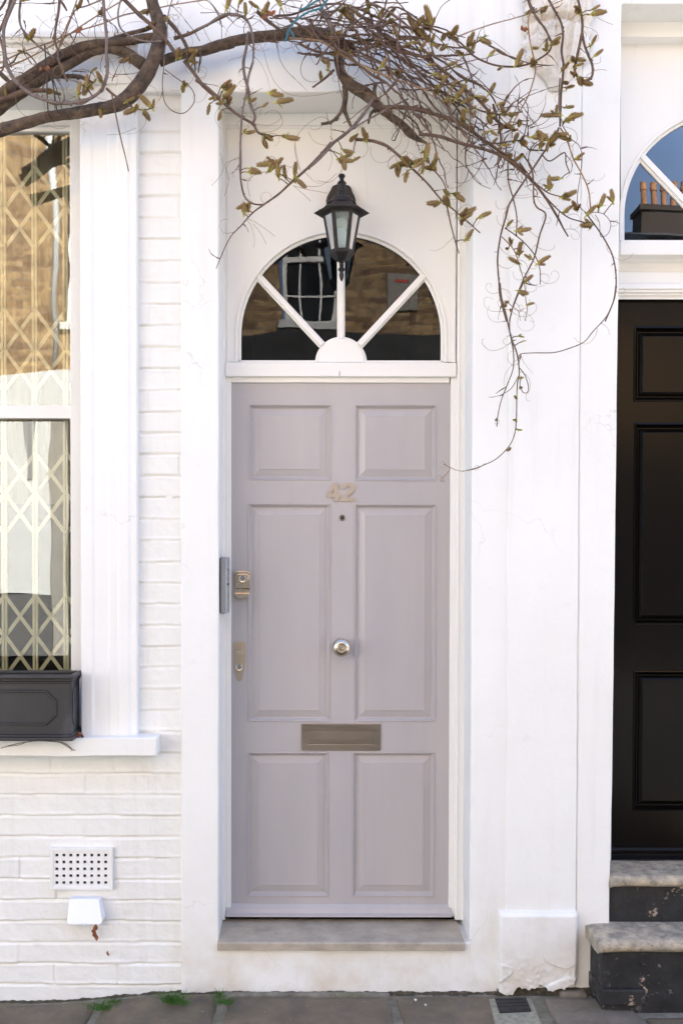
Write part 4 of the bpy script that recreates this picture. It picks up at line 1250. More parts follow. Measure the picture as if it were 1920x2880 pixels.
# cage: corner bars from the eave down to the base, flats face the street
rt, rb = lr(352), lr(222)
zt_l, zb_l = lv(920), lv(1640)
bm = BM()
def corner(r, i): a = PI / 3 * i; return Vector((lx + r * math.cos(a), LC + r * math.sin(a), 0))
for i in range(6):
    a, b = corner(rt, i), corner(rb, i); a.z, b.z = zt_l, zb_l
    for j, dr in ((i + 1, 1), (i - 1, 1)):
        c1, c2 = corner(rt, j), corner(rb, j); c1.z, c2.z = zt_l, zb_l
        da, db = (c1 - a).normalized() * .0085, (c2 - b).normalized() * .0085
        ina, inb = Vector((lx - a.x, LC - a.y, 0)).normalized() * .004, Vector((lx - b.x, LC - b.y, 0)).normalized() * .004
        v8 = [bm.verts.new(p) for p in (a, a + da, a + da + ina, a + ina, b, b + db, b + db + inb, b + inb)]
        for f in ((0, 1, 5, 4), (1, 2, 6, 5), (2, 3, 7, 6)): bm.faces.new([v8[k] for k in f])
    # top and bottom rails between corners
    for (r0, za, r1, zb2_) in ((rt, zt_l, rt * .985, lv(975)), (rb * 1.02, lv(1600), rb, zb_l)):
        p = [corner(r0, i), corner(r0, i + 1), corner(r1, i + 1), corner(r1, i)]
        for k, z in enumerate((za, za, zb2_, zb2_)): p[k].z = z
        inn = [q_ + Vector((lx - q_.x, LC - q_.y, 0)).normalized() * .004 for q_ in p]
        A = [bm.verts.new(q_) for q_ in p]; B = [bm.verts.new(q_) for q_ in inn]
        bm.faces.new(A)
        for k in range(4): bm.faces.new((A[k], B[k], B[(k + 1) % 4], A[(k + 1) % 4]))
bmesh.ops.recalc_face_normals(bm, faces=bm.faces)
obj('lantern_frame', bm, M['lantern'], lan)
for i in range(6):
    bm = BM()
    p = [corner(rt - .003, i), corner(rt - .003, i + 1), corner(rb - .003, i + 1), corner(rb - .003, i)]
    for k, z in enumerate((zt_l, zt_l, zb_l, zb_l)): p[k].z = z
    bm.faces.new([bm.verts.new(q_) for q_ in p]); obj('pane', bm, M['pane'], lan)
bm = BM()
rr = [R6(rb * 1.04, lv(1636)), R6(rb * 1.06, lv(1655)), R6(rb * .95, lv(1690)), R6(lr(110), lv(1790)), R6(lr(60), lv(1800))]
for a, b in zip(rr, rr[1:]):
    for i in range(6): bm.faces.new((a[i], b[i], b[(i + 1) % 6], a[(i + 1) % 6]))
bm.faces.new(rr[0]); bm.faces.new(rr[-1]); bmesh.ops.recalc_face_normals(bm, faces=bm.faces)
obj('lantern_base', bm, M['lantern'], lan, bevel=.001)
bm = BM()
lathe(bm, [(lr(60), lv(1798)), (lr(46), lv(1830)), (lr(30), lv(1845)), (lr(46), lv(1858)), (lr(44), lv(1872)), (lr(34), lv(1885)), (lr(50), lv(1925)), (lr(66), lv(1945)), (lr(60), lv(1965)), (lr(40), lv(1980)), (lr(34), lv(1995)),
           (lr(42), lv(2040)), (lr(40), lv(2080)), (lr(26), lv(2130)), (lr(8), lv(2165)), (.0004, lv(2172))], (lx, LC, 0), 'Z', 24)
obj('drop_finial', bm, M['lantern'], lan, smooth_=40)
bm = BM()
lathe(bm, [(lr(95), lv(1030)), (lr(98), lv(1040)), (lr(98), lv(1180)), (lr(94), lv(1200)), (lr(90), lv(1208))], (lx, LC, 0), 'Z', 28)
obj('lamp_holder', bm, M['bulb_base'], lan, smooth_=40)
bm = BM()
lathe(bm, [(lr(86), lv(1206)), (lr(94), lv(1260)), (lr(108), lv(1350)), (lr(108), lv(1440)), (lr(90), lv(1520)), (lr(50), lv(1575)), (lr(5), lv(1590))], (lx, LC, 0), 'Z', 28)
obj('bulb', bm, M['bulb'], lan, smooth_='all')

# ------------------------------------------------------------------ grass tufts in the wall joint
def tuft(spots, label, seed):
    rnd = random.Random(seed); bm = BM()
    for (u, v, n, h, spread) in spots:
        p0 = gp(u, v)
        for k in range(n):
            b = p0 + Vector((rnd.gauss(0, spread * .35), rnd.gauss(0, .006), 0))
            a = rnd.uniform(0, 6.28); lean = rnd.uniform(.1, 1.1)
            d = Vector((math.cos(a) * lean, -abs(math.sin(a)) * lean * .8, 1)).normalized()
            L = h * rnd.uniform(.4, 1.15); wd = rnd.uniform(.0008, .0016)
            side = d.cross(Vector((0, 1, 0.2))).normalized(); prev = None
            for j in range(5):
                t = j / 4; c_ = b + d * L * t + Vector((d.x, d.y, -.5)) * L * .45 * t * t
                w2 = wd * (1 - t * .92)
                cur = [bm.verts.new(c_ - side * w2), bm.verts.new(c_ + side * w2)]
                if prev: bm.faces.new((prev[0], prev[1], cur[1], cur[0]))
                prev = cur
    return tag(obj('grass_tuft', bm, M['grass']), label, 'grass tuft', 'grass tufts at the foot of the wall')
tuft([(288, 2840, 110, .062, .05), (325, 2820, 40, .038, .03)], 'low green grass tuft leftmost at the foot of the white brickwork', 1)
tuft([(486, 2822, 170, .078, .04), (514, 2826, 40, .055, .02)], 'largest grass tuft, in the corner between brickwork and door pier', 2)
tuft([(618, 2806, 36, .055, .02), (634, 2822, 90, .046, .05)], 'sparse grass tuft in the paving joint left of the door sill', 3)

for i, (u, v, sz, lb) in enumerate(((1168, 2812, .012, 'white paint flake on the flagstone joint, nearer the wall'), (1196, 2826, .010, 'white paint flake lying on the flagstone right of the pale mortar joint'), (1640, 2792, .016, 'white paint flake beside the foot of the broken plinth'))):
    p = gp(u, v); bm = BM()
    vs = [bm.verts.new((p.x + sz * .5 * math.cos(a) * random.uniform(.6, 1), p.y + sz * .4 * math.sin(a), gz(p.x) + .006 + .003 * math.cos(a * 2 + i))) for a in [k * PI / 3.5 for k in range(7)]]
    r = bmesh.ops.extrude_face_region(bm, geom=[bm.faces.new(vs)])
    for e_ in r['geom']:
        if isinstance(e_, bmesh.types.BMVert): e_.co.z -= .003
    bmesh.ops.recalc_face_normals(bm, faces=bm.faces)
    tag(obj('paint_flake', bm, M['stucco']), lb, 'paint flake')
# ------------------------------------------------------------------ wisteria
REG = {'A': (0, 0, 2.45), 'B': (560, 0, 2.45), 'C': (1120, 0, 2.45), 'D': (580, 400, 1.96), 'E': (1280, 0, 2.45), 'F': (1300, 800, 2.529), 'G': (560, 1000, 1.96)}
def W(reg, a, b, y):
    ox, oy, k = REG[reg]; return P(ox + a / k, oy + b / k, y)
vine = thing('wisteria', (X(480, -.1), -.10, Z(0, -.1)), 'old wisteria with brown gnarled stems and opening flower buds trained over the doorway', 'climbing plant')
TWIGHOST = []       # (list of points, weight) for procedural side shoots
def path(reg, y, rads, pts, step=.012, wob=.010, seed=None):
    """pts in region pixels -> [(x,y,z,r)] wandering gently in depth"""
    sd_ = random.random() * 50 if seed is None else seed
    k = REG[reg][2]; n = len(pts); out = []
    for i, (a, b) in enumerate(pts):
        yy = (y[0] + (y[1] - y[0]) * i / (n - 1)) if isinstance(y, tuple) else y
        yy += wob * noise.noise(Vector((i * .7, sd_, 0)))
        r = rads[i] if len(rads) == n else rads[0] + (rads[-1] - rads[0]) * i / (n - 1)
        p = W(reg, a, b, yy)
        out.append((p.x, p.y, p.z, K(r / k, yy)))
    return catmull(out, step)
def stem(name, reg, y, rads, pts, m='twigbark', host=1.0, seg=8, rough=.25, step=.010):
    pp = path(reg, y, rads, pts, step)
    bm = BM(); tube(bm, pp, seg, rough=rough, seed=random.random() * 30)
    # knobs where old shoots broke away
    if rads[0] < 16:
        for p in pp[2::]:
            if random.random() < .16:
                q = Vector(p[:3]); d = Vector((random.uniform(-1, 1), random.uniform(-.6, .2), random.uniform(-1, 1))).normalized()
                tube(bm, [(*q, p[3] * .8), (*(q + d * p[3] * 1.2), p[3] * .75), (*(q + d * p[3] * 2.0), p[3] * .3)], 6)
    o = obj(name, bm, M[m], vine)
    if host: TWIGHOST.append((pp, host))
    return pp
# thick limbs
BIG = [
 ('A', -.135, [46, 42, 40, 36, 38, 40, 42, 47, 50, 52, 51, 48, 50, 45, 42, 40], [(-130, 935), (0, 900), (130, 858), (320, 808), (480, 785), (640, 760), (760, 738), (850, 700), (925, 630), (985, 550), (1040, 450), (1085, 350), (1105, 250), (1088, 130), (1058, 40), (1030, -90)]),
 ('A', -.100, [52, 50, 46, 40, 37, 36, 34, 32, 30, 28, 30, 34], [(-150, 780), (-30, 690), (80, 610), (190, 540), (290, 470), (390, 405), (500, 350), (620, 310), (760, 295), (880, 285), (1000, 262), (1100, 262)]),
 ('A', -.088, [50, 46, 38, 36, 36, 34, 32, 32, 34, 38, 42], [(-150, 850), (-40, 770), (60, 700), (190, 610), (300, 540), (420, 475), (540, 405), (650, 350), (770, 335), (880, 370), (990, 450)]),
 ('A', -.080, [34, 32, 32, 33, 35, 34], [(1100, 430), (1200, 390), (1300, 362), (1420, 345), (1500, 320), (1610, 292)]),
 ('B', -.085, [32, 34, 34, 36, 37, 38, 42, 44, 44, 46, 46, 36], [(-20, 362), (120, 318), (250, 285), (400, 256), (550, 245), (650, 228), (750, 220), (850, 240), (930, 270), (980, 310), (1010, 330), (1070, 330)]),
 ('B', -.110, [34, 32, 30, 32, 36, 40, 40, 36, 30, 26, 25, 28, 18, 8], [(970, 330), (958, 400), (965, 450), (985, 515), (1025, 570), (1090, 615), (1150, 650), (1200, 695), (1250, 750), (1320, 805), (1400, 862), (1450, 915), (1500, 955), (1565, 985)]),
]
for reg, y, r, pts in BIG:
    stem('limb', reg, y, r, pts, 'bark', host=.7, seg=22, rough=.16, step=.006)
MID = [
 ('A', -.10, [16, 14], [(760, 275), (880, 235), (1000, 205), (1080, 165)], 'bark'),
 ('A', -.10, [18, 16, 14], [(-60, 450), (0, 500), (60, 560), (120, 620)], 'bark'),
 ('A', -.115, [26, 22, 20, 14, 10], [(-40, 700), (60, 670), (180, 630), (320, 625), (420, 650)], 'twigbark'),
 ('A', -.07, [14, 16, 14, 12], [(380, 530), (470, 525), (560, 530), (640, 575)], 'bark'),
 ('A', -.12, [15, 15, 13, 14, 12], [(1130, 110), (1210, 200), (1265, 280), (1290, 345), (1290, 430)], 'bark'),
 ('A', -.12, [12, 14, 12], [(1270, 420), (1350, 520), (1400, 590), (1480, 660), (1570, 730)], 'twigbark'),
 ('A', -.15, [13, 13], [(820, -40), (900, 40), (970, 110), (1040, 170), (1110, 240), (1170, 310), (1230, 400)], 'twigbark'),
 ('A', (-.10, -.16), [13, 11, 10, 9, 9], [(1200, 265), (1300, 235), (1400, 185), (1480, 145), (1590, 92)], 'twigbark'),
 ('B', -.16, [9, 9, 10, 10, 10, 9, 8, 7], [(-20, 205), (60, 170), (140, 115), (210, 98), (300, 115), (350, 180), (375, 300), (370, 430), ], 'greytwig'),
 ('B', -.16, [8, 7], [(370, 430), (340, 530), (325, 640), (300, 760), (290, 880), (285, 1000), (282, 1180)], 'greytwig'),
 ('B', -.15, [10, 11, 11, 10, 11, 10], [(340, 220), (325, 330), (305, 430), (315, 530), (340, 620), (350, 710), (385, 800), (370, 850)], 'greytwig'),
 ('D', -.15, [6, 4.5, 4], [(188, 0), (190, 100), (190, 200), (212, 300), (262, 340), (320, 343)], 'twigbark'),
 ('B', -.14, [12, 14, 11, 10, 8], [(-20, 550), (50, 600), (130, 670), (210, 745), (280, 800), (370, 855), (410, 915), (500, 940)], 'twigbark'),
 ('A', -.19, [11, 12, 11, 12, 13, 12], [(710, -40), (722, 120), (735, 250), (735, 370), (740, 450), (735, 530), (700, 625)], 'greytwig'),
 ('A', -.19, [12, 13, 13, 12, 12, 12], [(700, 625), (620, 680), (520, 705), (420, 712), (320, 690), (220, 650), (140, 590)], 'greytwig'),
 ('A', -.185, [9, 9], [(640, 665), (560, 715), (470, 700), (380, 718), (290, 680), (210, 655)], 'greytwig'),
 ('A', -.19, [12, 12, 13, 11], [(140, 590), (80, 520), (45, 430), (30, 300), (30, 190), (70, 80), (120, -40)], 'greytwig'),
 ('A', -.17, [9, 9, 11, 10, 8], [(415, -40), (405, 80), (385, 190), (380, 280), (400, 350), (405, 410), (440, 500), (465, 560)], 'twigbark'),
 ('A', -.17, [10, 6], [(385, 225), (365, 268)], 'twigbark'),
 ('A', -.17, [10, 6], [(405, -10), (440, 35), (462, 75)], 'twigbark'),
 ('A', -.16, [9, 10, 12, 10, 8], [(150, -30), (135, 90), (150, 190), (230, 285), (310, 350), (380, 405)], 'greytwig'),
 ('A', -.15, [12, 10], [(85, -40), (60, 70), (20, 170), (-30, 260)], 'twigbark'),
 ('A', -.14, [10, 9], [(-30, 100), (20, 40), (60, -40)], 'twigbark'),
 ('A', -.15, [8, 7], [(-20, 210), (15, 300), (30, 400), (20, 480), (-20, 520)], 'twigbark'),
 ('A', -.12, [5, 4], [(-20, 445), (150, 362), (350, 290), (500, 225), (700, 165), (850, 105), (1000, 75), (1200, 32), (1460, -8)], 'straw'),
 ('A', -.125, [5, 4], [(40, 470), (200, 398), (400, 290), (560, 180), (700, 90), (850, 0)], 'straw'),
 ('A', -.15, [5, 5], [(540, -30), (500, 90), (440, 230), (400, 360)], 'straw'),
 ('A', -.14, [5, 4], [(700, 0), (600, 40), (520, 70), (470, 180), (430, 290), (350, 400), (190, 510)], 'twigbark'),
 ('A', -.14, [6, 5], [(0, 470), (90, 430), (130, 370), (190, 370), (240, 420), (260, 460)], 'twigbark'),
 ('A', -.20, [5, 5, 4], [(770, 640), (790, 740), (812, 850), (840, 980), (865, 1080), (887, 1180)], 'twigbark'),
 ('A', -.20, [9, 8, 7], [(735, 610), (780, 650), (860, 700), (920, 745)], 'twigbark'),
 ('A', -.17, [6, 6, 7, 6], [(835, -10), (815, 90), (830, 190), (900, 250), (1000, 285), (1110, 283)], 'greytwig'),
 ('A', -.13, [4, 3], [(540, 180), (520, 260), (490, 330), (560, 400)], 'twigbark'),
 ('A', -.15, [3.5, 3], [(1130, 470), (1120, 560), (1125, 660), (1145, 720), (1200, 770), (1270, 778), (1330, 720), (1340, 660), (1310, 600), (1220, 540), (1140, 480)], 'twigbark'),
 ('A', -.16, [4, 3], [(1190, -10), (1160, 100), (1150, 250), (1135, 360), (1130, 470)], 'greytwig'),
 ('B', -.09, [20, 18, 16, 13, 9], [(1005, 590), (1010, 660), (1000, 740), (1020, 810), (1050, 880)], 'bark'),
 ('B', -.10, [13, 12, 9], [(1000, 700), (970, 780), (910, 840), (840, 855)], 'bark'),
 ('B', -.13, [16, 13], [(1215, 700), (1205, 640), (1215, 580)], 'bark'),
 ('B', -.13, [13, 8], [(1240, 740), (1185, 780), (1165, 850)], 'bark'),
 ('B', -.16, [12, 10, 10, 10, 9], [(1200, 680), (1150, 760), (1080, 850), (1000, 930), (930, 980), (870, 1050), (800, 1120), (720, 1180)], 'greytwig'),
 ('D', -.16, [8, 8, 8, 7, 6, 5, 4, 2], [(690, 0), (620, 80), (540, 160), (465, 225), (400, 285), (320, 342), (255, 390), (190, 462), (135, 520), (90, 610), (55, 697)], 'twigbark'),
 ('B', -.17, [5, 6], [(900, 1000), (1000, 920), (1150, 830), (1300, 750), (1440, 680)], 'greytwig'),
 ('B', -.13, [15, 14, 14], [(1230, 745), (1330, 738), (1450, 745), (1590, 765)], 'twigbark'),
 ('C', -.14, [13, 12, 12, 11, 10], [(0, 738), (120, 755), (260, 790), (380, 830), (490, 895), (600, 975), (700, 1045), (800, 1120), (880, 1190)], 'twigbark'),
 ('E', -.14, [10, 9, 9, 9, 8, 8, 6, 5], [(330, 1080), (430, 1160), (520, 1240), (590, 1320), (650, 1410), (710, 1510), (740, 1570), (775, 1630)], 'twigbark'),
 ('E', -.15, [7, 6, 4], [(400, 1140), (480, 1200), (560, 1270), (640, 1330), (740, 1358)], 'twigbark'),
 ('C', -.15, [12, 11, 10], [(140, 925), (280, 940), (400, 980), (520, 1010), (640, 1045), (740, 1090), (840, 1150)], 'twigbark'),
 ('B', -.15, [12, 11, 9], [(1080, 960), (1200, 972), (1290, 1005), (1360, 1060), (1420, 1110)], 'twigbark'),
 ('D', -.15, [8, 8, 8, 7, 6, 5, 3], [(920, -5), (1000, 25), (1070, 85), (1150, 160), (1225, 235), (1290, 312), (1360, 370), (1430, 430), (1508, 500)], 'twigbark'),
 ('D', -.155, [4.5, 3], [(1325, 350), (1350, 470), (1375, 560), (1392, 614)], 'twigbark'),
 ('D', -.155, [4, 3], [(1240, 140), (1300, 210), (1330, 285)], 'twigbark'),
 ('B', -.19, [8, 8, 7], [(620, 262), (740, 272), (850, 290), (950, 360), (1080, 430), (1200, 490), (1330, 540), (1580, 625)], 'straw'),
 ('B', -.17, [9, 9], [(690, 300), (780, 345), (900, 370), (1030, 365), (1150, 335), (1280, 290), (1400, 268), (1590, 262)], 'twigbark'),
 ('C', -.16, [12, 12, 13, 11, 9], [(-20, 325), (90, 370), (190, 400), (300, 480), (400, 562), (480, 635), (560, 695), (640, 790), (700, 850), (780, 890)], 'twigbark'),
 ('C', -.17, [7, 7, 6], [(340, 255), (420, 290), (500, 370), (560, 410), (660, 448), (780, 460), (880, 445), (970, 405), (1040, 350), (1050, 285), (1010, 205), (960, 130), (910, 60), (885, -20)], 'twigbark'),
 ('C', -.165, [4, 3.5], [(365, 270), (500, 215), (650, 165), (800, 125), (940, 80), (1130, 0)], 'straw'),
 ('C', -.15, [6, 6], [(180, 385), (320, 382), (460, 378), (520, 360)], 'twigbark'),
 ('C', -.15, [6, 5], [(440, 380), (480, 470), (510, 560), (520, 610)], 'twigbark'),
 ('C', -.16, [7, 6], [(240, 390), (330, 440), (430, 530), (560, 590), (640, 660), (690, 760)], 'twigbark'),
 ('C', -.16, [7, 6], [(0, 500), (140, 600), (300, 640), (440, 700), (560, 760), (700, 790), (850, 770)], 'twigbark'),
 ('C', -.17, [6, 5], [(-20, 250), (120, 255), (260, 300), (420, 330), (540, 290), (600, 240)], 'twigbark'),
 ('B', -.14, [14, 12, 9], [(400, 80), (470, 140), (560, 210), (640, 265)], 'bark'),
 ('B', -.17, [10, 9, 8], [(760, 130), (800, 200), (870, 260), (1000, 280), (1150, 300), (1300, 320), (1440, 370), (1590, 400)], 'twigbark'),
 ('B', -.18, [12, 12, 14], [(830, 60), (880, 130), (920, 210), (960, 290)], 'greytwig'),
 ('B', -.15, [8, 7], [(520, 110), (640, 100), (750, 60), (860, 30), (1000, 30), (1140, 80), (1290, 150), (1450, 195), (1590, 200)], 'twigbark'),
 ('B', -.15, [9, 6], [(930, 480), (860, 545), (780, 602)], 'twigbark'),
 ('C', -.17, [8, 9, 10, 10, 10, 9, 9, 8], [(1025, -20), (1075, 75), (1120, 160), (1132, 250), (1122, 350), (1135, 440), (1130, 530), (1118, 650), (1115, 760), (1112, 870)], 'twigbark'),
 ('C', -.18, [6, 6], [(1112, 540), (1105, 640), (1105, 740), (1112, 800)], 'greytwig'),
 ('E', -.17, [7, 6, 6, 6, 6], [(712, 880), (670, 960), (600, 1060), (520, 1180), (430, 1310), (370, 1410), (345, 1500), (312, 1620), (290, 1780), (300, 1950), (310, 2060), (350, 2210)], 'twigbark'),
 ('F', -.17, [6, 6, 7, 6, 5], [(265, -10), (278, 100), (310, 220), (345, 380), (380, 470), (400, 560)], 'twigbark'),
 ('E', -.165, [6, 5, 4.5], [(722, 880), (770, 970), (810, 1090), (870, 1200), (915, 1310), (930, 1440)], 'straw'),
 ('E', -.165, [5, 5, 5], [(890, 1460), (955, 1545), (1020, 1640), (1080, 1760), (1105, 1900), (1095, 2050), (1030, 2215)], 'twigbark'),
 ('F', -.165, [4, 4, 3], [(1090, -10), (1070, 120), (1020, 230), (930, 330), (860, 410), (740, 460), (640, 485), (500, 487), (412, 495), (400, 530)], 'twigbark'),
 ('E', -.19, [9, 10, 9, 8], [(838, -20), (868, 110), (872, 210), (850, 330), (828, 430), (820, 485), (850, 540), (900, 556), (940, 525), (942, 450), (915, 385), (885, 300), (872, 220)], 'twigbark'),
 ('E', -.18, [6, 6, 5, 4], [(560, 60), (508, 100), (502, 200), (520, 320), (548, 440), (545, 520), (500, 660), (440, 770), (395, 860), (388, 950)], 'straw'),
 ('E', -.19, [9, 9, 8, 6], [(490, -20), (530, 60), (560, 130), (620, 200), (650, 280)], 'twigbark'),
 ('E', -.16, [6, 5, 5, 5], [(465, 1070), (520, 1150), (535, 1250), (538, 1370), (562, 1430), (622, 1480), (580, 1620), (540, 1780), (470, 1920), (400, 2100), (372, 2210)], 'twigbark'),
 ('F', -.16, [5, 5, 4, 4, 3], [(430, -10), (370, 130), (340, 230), (335, 330), (360, 480), (358, 600), (310, 730), (270, 840), (250, 940), (243, 1012)], 'twigbark'),
 ('F', -.155, [5, 5, 4, 3.5, 3, 2.5], [(398, 560), (402, 640), (390, 700), (385, 800), (382, 950), (370, 1060), (330, 1150), (240, 1240), (150, 1285), (90, 1308), (0, 1330)], 'twigbark'),
 ('G', (-.14, -.03), [2, 1.8], [(1575, 595), (1530, 622), (1440, 636), (1372, 612), (1345, 598), (1382, 622), (1355, 660), (1328, 690), (1352, 692)], 'straw'),
 ('E', -.16, [5, 5, 4], [(360, 1120), (365, 1250), (400, 1380), (422, 1500), (418, 1620)], 'twigbark'),
 ('E', -.16, [4, 4, 3], [(340, 1570), (450, 1650), (540, 1750), (580, 1850), (583, 1960)], 'twigbark'),
 ('E', -.155, [4, 3, 2.5], [(318, 1630), (400, 1720), (440, 1830), (475, 1960), (485, 2080), (495, 2130), (480, 2210)], 'straw'),
 ('E', -.15, [3, 2], [(340, 2070), (390, 2110), (435, 2150), (445, 2210)], 'straw'),
 ('E', -.15, [5, 4], [(300, 800), (310, 950), (300, 1050), (290, 1130), (310, 1160), (340, 1100), (350, 1000)], 'twigbark'),
 ('E', -.15, [5, 4], [(600, 1070), (650, 1110), (750, 1050), (760, 1120), (785, 1188)], 'twigbark'),
 ('E', -.15, [5, 4], [(440, 1120), (600, 1330), (700, 1440), (780, 1500), (860, 1525), (940, 1550)], 'twigbark'),
 ('E', -.15, [6, 4], [(0, 560), (100, 640), (200, 740), (280, 830), (350, 880), (440, 840)], 'twigbark'),
 ('C', -.14, [6, 5], [(500, 690), (420, 720), (360, 800), (290, 830)], 'bark'),
 ('C', -.14, [8, 5], [(150, 920), (120, 850), (60, 800), (0, 760)], 'bark'),
 ('C', -.18, [6, 5, 5], [(560, 1000), (700, 985), (840, 970), (900, 1030), (1000, 1035)], 'bark'),
 ('A', -.15, [5, 4], [(920, 740), (990, 760), (1060, 740)], 'twigbark'),
 ('F', -.16, [3.5, 3], [(400, 590), (440, 640), (467, 720), (460, 768), (430, 768), (407, 720), (415, 650)], 'twigbark'),
 ('F', -.155, [3, 2], [(395, 655), (345, 740), (275, 785)], 'twigbark'),
 ('E', -.15, [4, 3], [(465, 970), (490, 850), (498, 740), (465, 680), (428, 685), (440, 765)], 'twigbark'),
 ('E', -.14, [2.5, 2], [(930, 1460), (1020, 1475), (1068, 1540), (1050, 1610), (1000, 1630), (990, 1530), (960, 1480)], 'twigbark'),
 ('E', -.15, [3, 2.5], [(735, 865), (800, 960), (855, 1010), (870, 1120), (845, 1300), (840, 1400), (890, 1460)], 'twigbark'),
]
LAST = {}
for reg, y, r, pts, m in MID:
    stem('branch', reg, y, r, pts, m, host=1.0 if max(r) > 5 else .35)
# tendrils and thin shoots (traced)
TEN = [('F', [(350, 405), (280, 455), (200, 470), (145, 430), (138, 395), (150, 388)]), ('E', [(700, 840), (640, 870), (575, 885), (545, 830), (510, 825), (530, 880)]),
       ('B', [(380, 852), (480, 862), (560, 820), (540, 770), (480, 765), (455, 790)]), ('B', [(420, 915), (520, 900), (575, 850), (560, 790)]),
       ('B', [(690, 1170), (662, 1050), (670, 950), (740, 860), (840, 806), (905, 850), (910, 960)]), ('B', [(380, 260), (440, 340), (480, 480), (540, 590), (640, 655), (800, 658), (980, 620)]),
       ('D', [(490, 0), (495, 60), (520, 160), (525, 180)]), ('D', [(1000, 140), (1010, 90), (1060, 60)]), ('E', [(160, 280), (240, 275), (320, 330), (378, 378)]),
       ('E', [(880, 180), (960, 210), (985, 260), (965, 290)]), ('E', [(940, 100), (1010, 140), (1082, 170)]), ('E', [(900, 520), (980, 480), (1040, 485)]), ('E', [(920, 440), (990, 435), (1000, 390)]),
       ('E', [(160, 600), (260, 640), (350, 655), (410, 660)]), ('E', [(740, 870), (820, 900), (838, 960), (800, 1010)]), ('E', [(600, 1100), (610, 1160), (655, 1210)]),
       ('A', [(850, 450), (870, 400), (930, 370), (1000, 400)]), ('A', [(850, 450), (870, 510), (915, 560)]), ('A', [(740, 930), (840, 920), (940, 880)]), ('A', [(1000, 400), (995, 320), (1020, 260)]),
       ('D', [(300, 130), (330, 90), (370, 80), (400, 120)]), ('D', [(240, 300), (230, 220), (270, 180), (340, 160)]), ('D', [(380, 520), (330, 480), (270, 440), (220, 420)]), ('D', [(330, 560), (300, 500), (260, 450)]),
       ('D', [(575, 325), (540, 290), (480, 240)]), ('D', [(100, 300), (125, 200), (105, 120), (180, 90)]), ('D', [(30, 240), (90, 160), (80, 60)]), ('D', [(1550, 230), (1480, 120), (1440, 80)]), ('D', [(1400, 250), (1375, 170), (1390, 80), (1420, 30)]),
       ('A', [(780, 0), (700, 120), (680, 185)]), ('A', [(1205, 60), (1240, 50), (1250, 90), (1210, 140), (1190, 110), (1230, 100)]), ('A', [(1400, 190), (1440, 270), (1470, 300)]), ('A', [(500, 90), (460, 200), (420, 330)]),
       ('D', [(610, 212), (680, 220), (730, 180), (760, 130), (800, 80)]), ('D', [(480, 240), (560, 262), (620, 272), (668, 282)]), ('D', [(470, 215), (560, 242), (640, 235), (720, 170)])]
def tendril_r(k): return .0007 + .0004 * random.random()
tb = BM()
for reg, pts in TEN:
    pp = path(reg, -.16, [1, 1], pts, .012)
    tube(tb, [(p[0], p[1], p[2], .00075) for p in pp], 4, cap=False)
def shoot(bm, p, d, L, r, curl, steps=9, knob=0.0, seg=4, droop=0.0):
    """a wandering thin shoot; returns its points"""
    pts = [(*p, r)]
    ax = Vector((random.uniform(-1, 1) * .3, 1, random.uniform(-1, 1) * .3)).normalized()
    d = d.normalized(); q = p.copy()
    for k in range(steps):
        d = (Matrix.Rotation(curl / steps * (1 + k * .25), 3, ax) @ d)
        d = (d + Vector((random.uniform(-.18, .18), random.uniform(-.12, .12), random.uniform(-.18, .18) - droop))).normalized()
        q = q + d * (L / steps)
        if q.y > -.02: q.y = -.02 - random.random() * .01
        rr = r * (1 - .75 * (k + 1) / steps)
        if knob and random.random() < knob: rr *= 1.9
        pts.append((*q, max(rr, .0005)))
    tube(bm, pts, seg, cap=False)
    return pts
wb2 = BM()
for pp, wgt in TWIGHOST:
    n = len(pp)
    for i in range(1, n - 1):
        r = pp[i][3]
        q = Vector(pp[i][:3]); nx_ = Vector(pp[i + 1][:3]) - q
        if nx_.length < 1e-6: continue
        t = nx_.normalized()
        side = t.cross(Vector((0, 1, 0))).normalized() * random.choice((-1, 1))
        d = (side * random.uniform(.5, 1) + t * random.uniform(-.2, 1) + Vector((0, random.uniform(-.5, .1), 0)))
        if r < .012 and random.random() < .055 * wgt:       # short knobbly spur
            sp = shoot(wb2, q, d, random.uniform(.015, .06), random.uniform(.0011, .0020), random.uniform(-.6, .6), 6, knob=.5, seg=5)
        if random.random() < (.13 if r < .012 else .05) * wgt:             # tendril
            shoot(tb, q, d, random.uniform(.04, .15), .0008, random.choice((-1, 1)) * random.uniform(.3, 2.6), 12, seg=4, droop=.05)
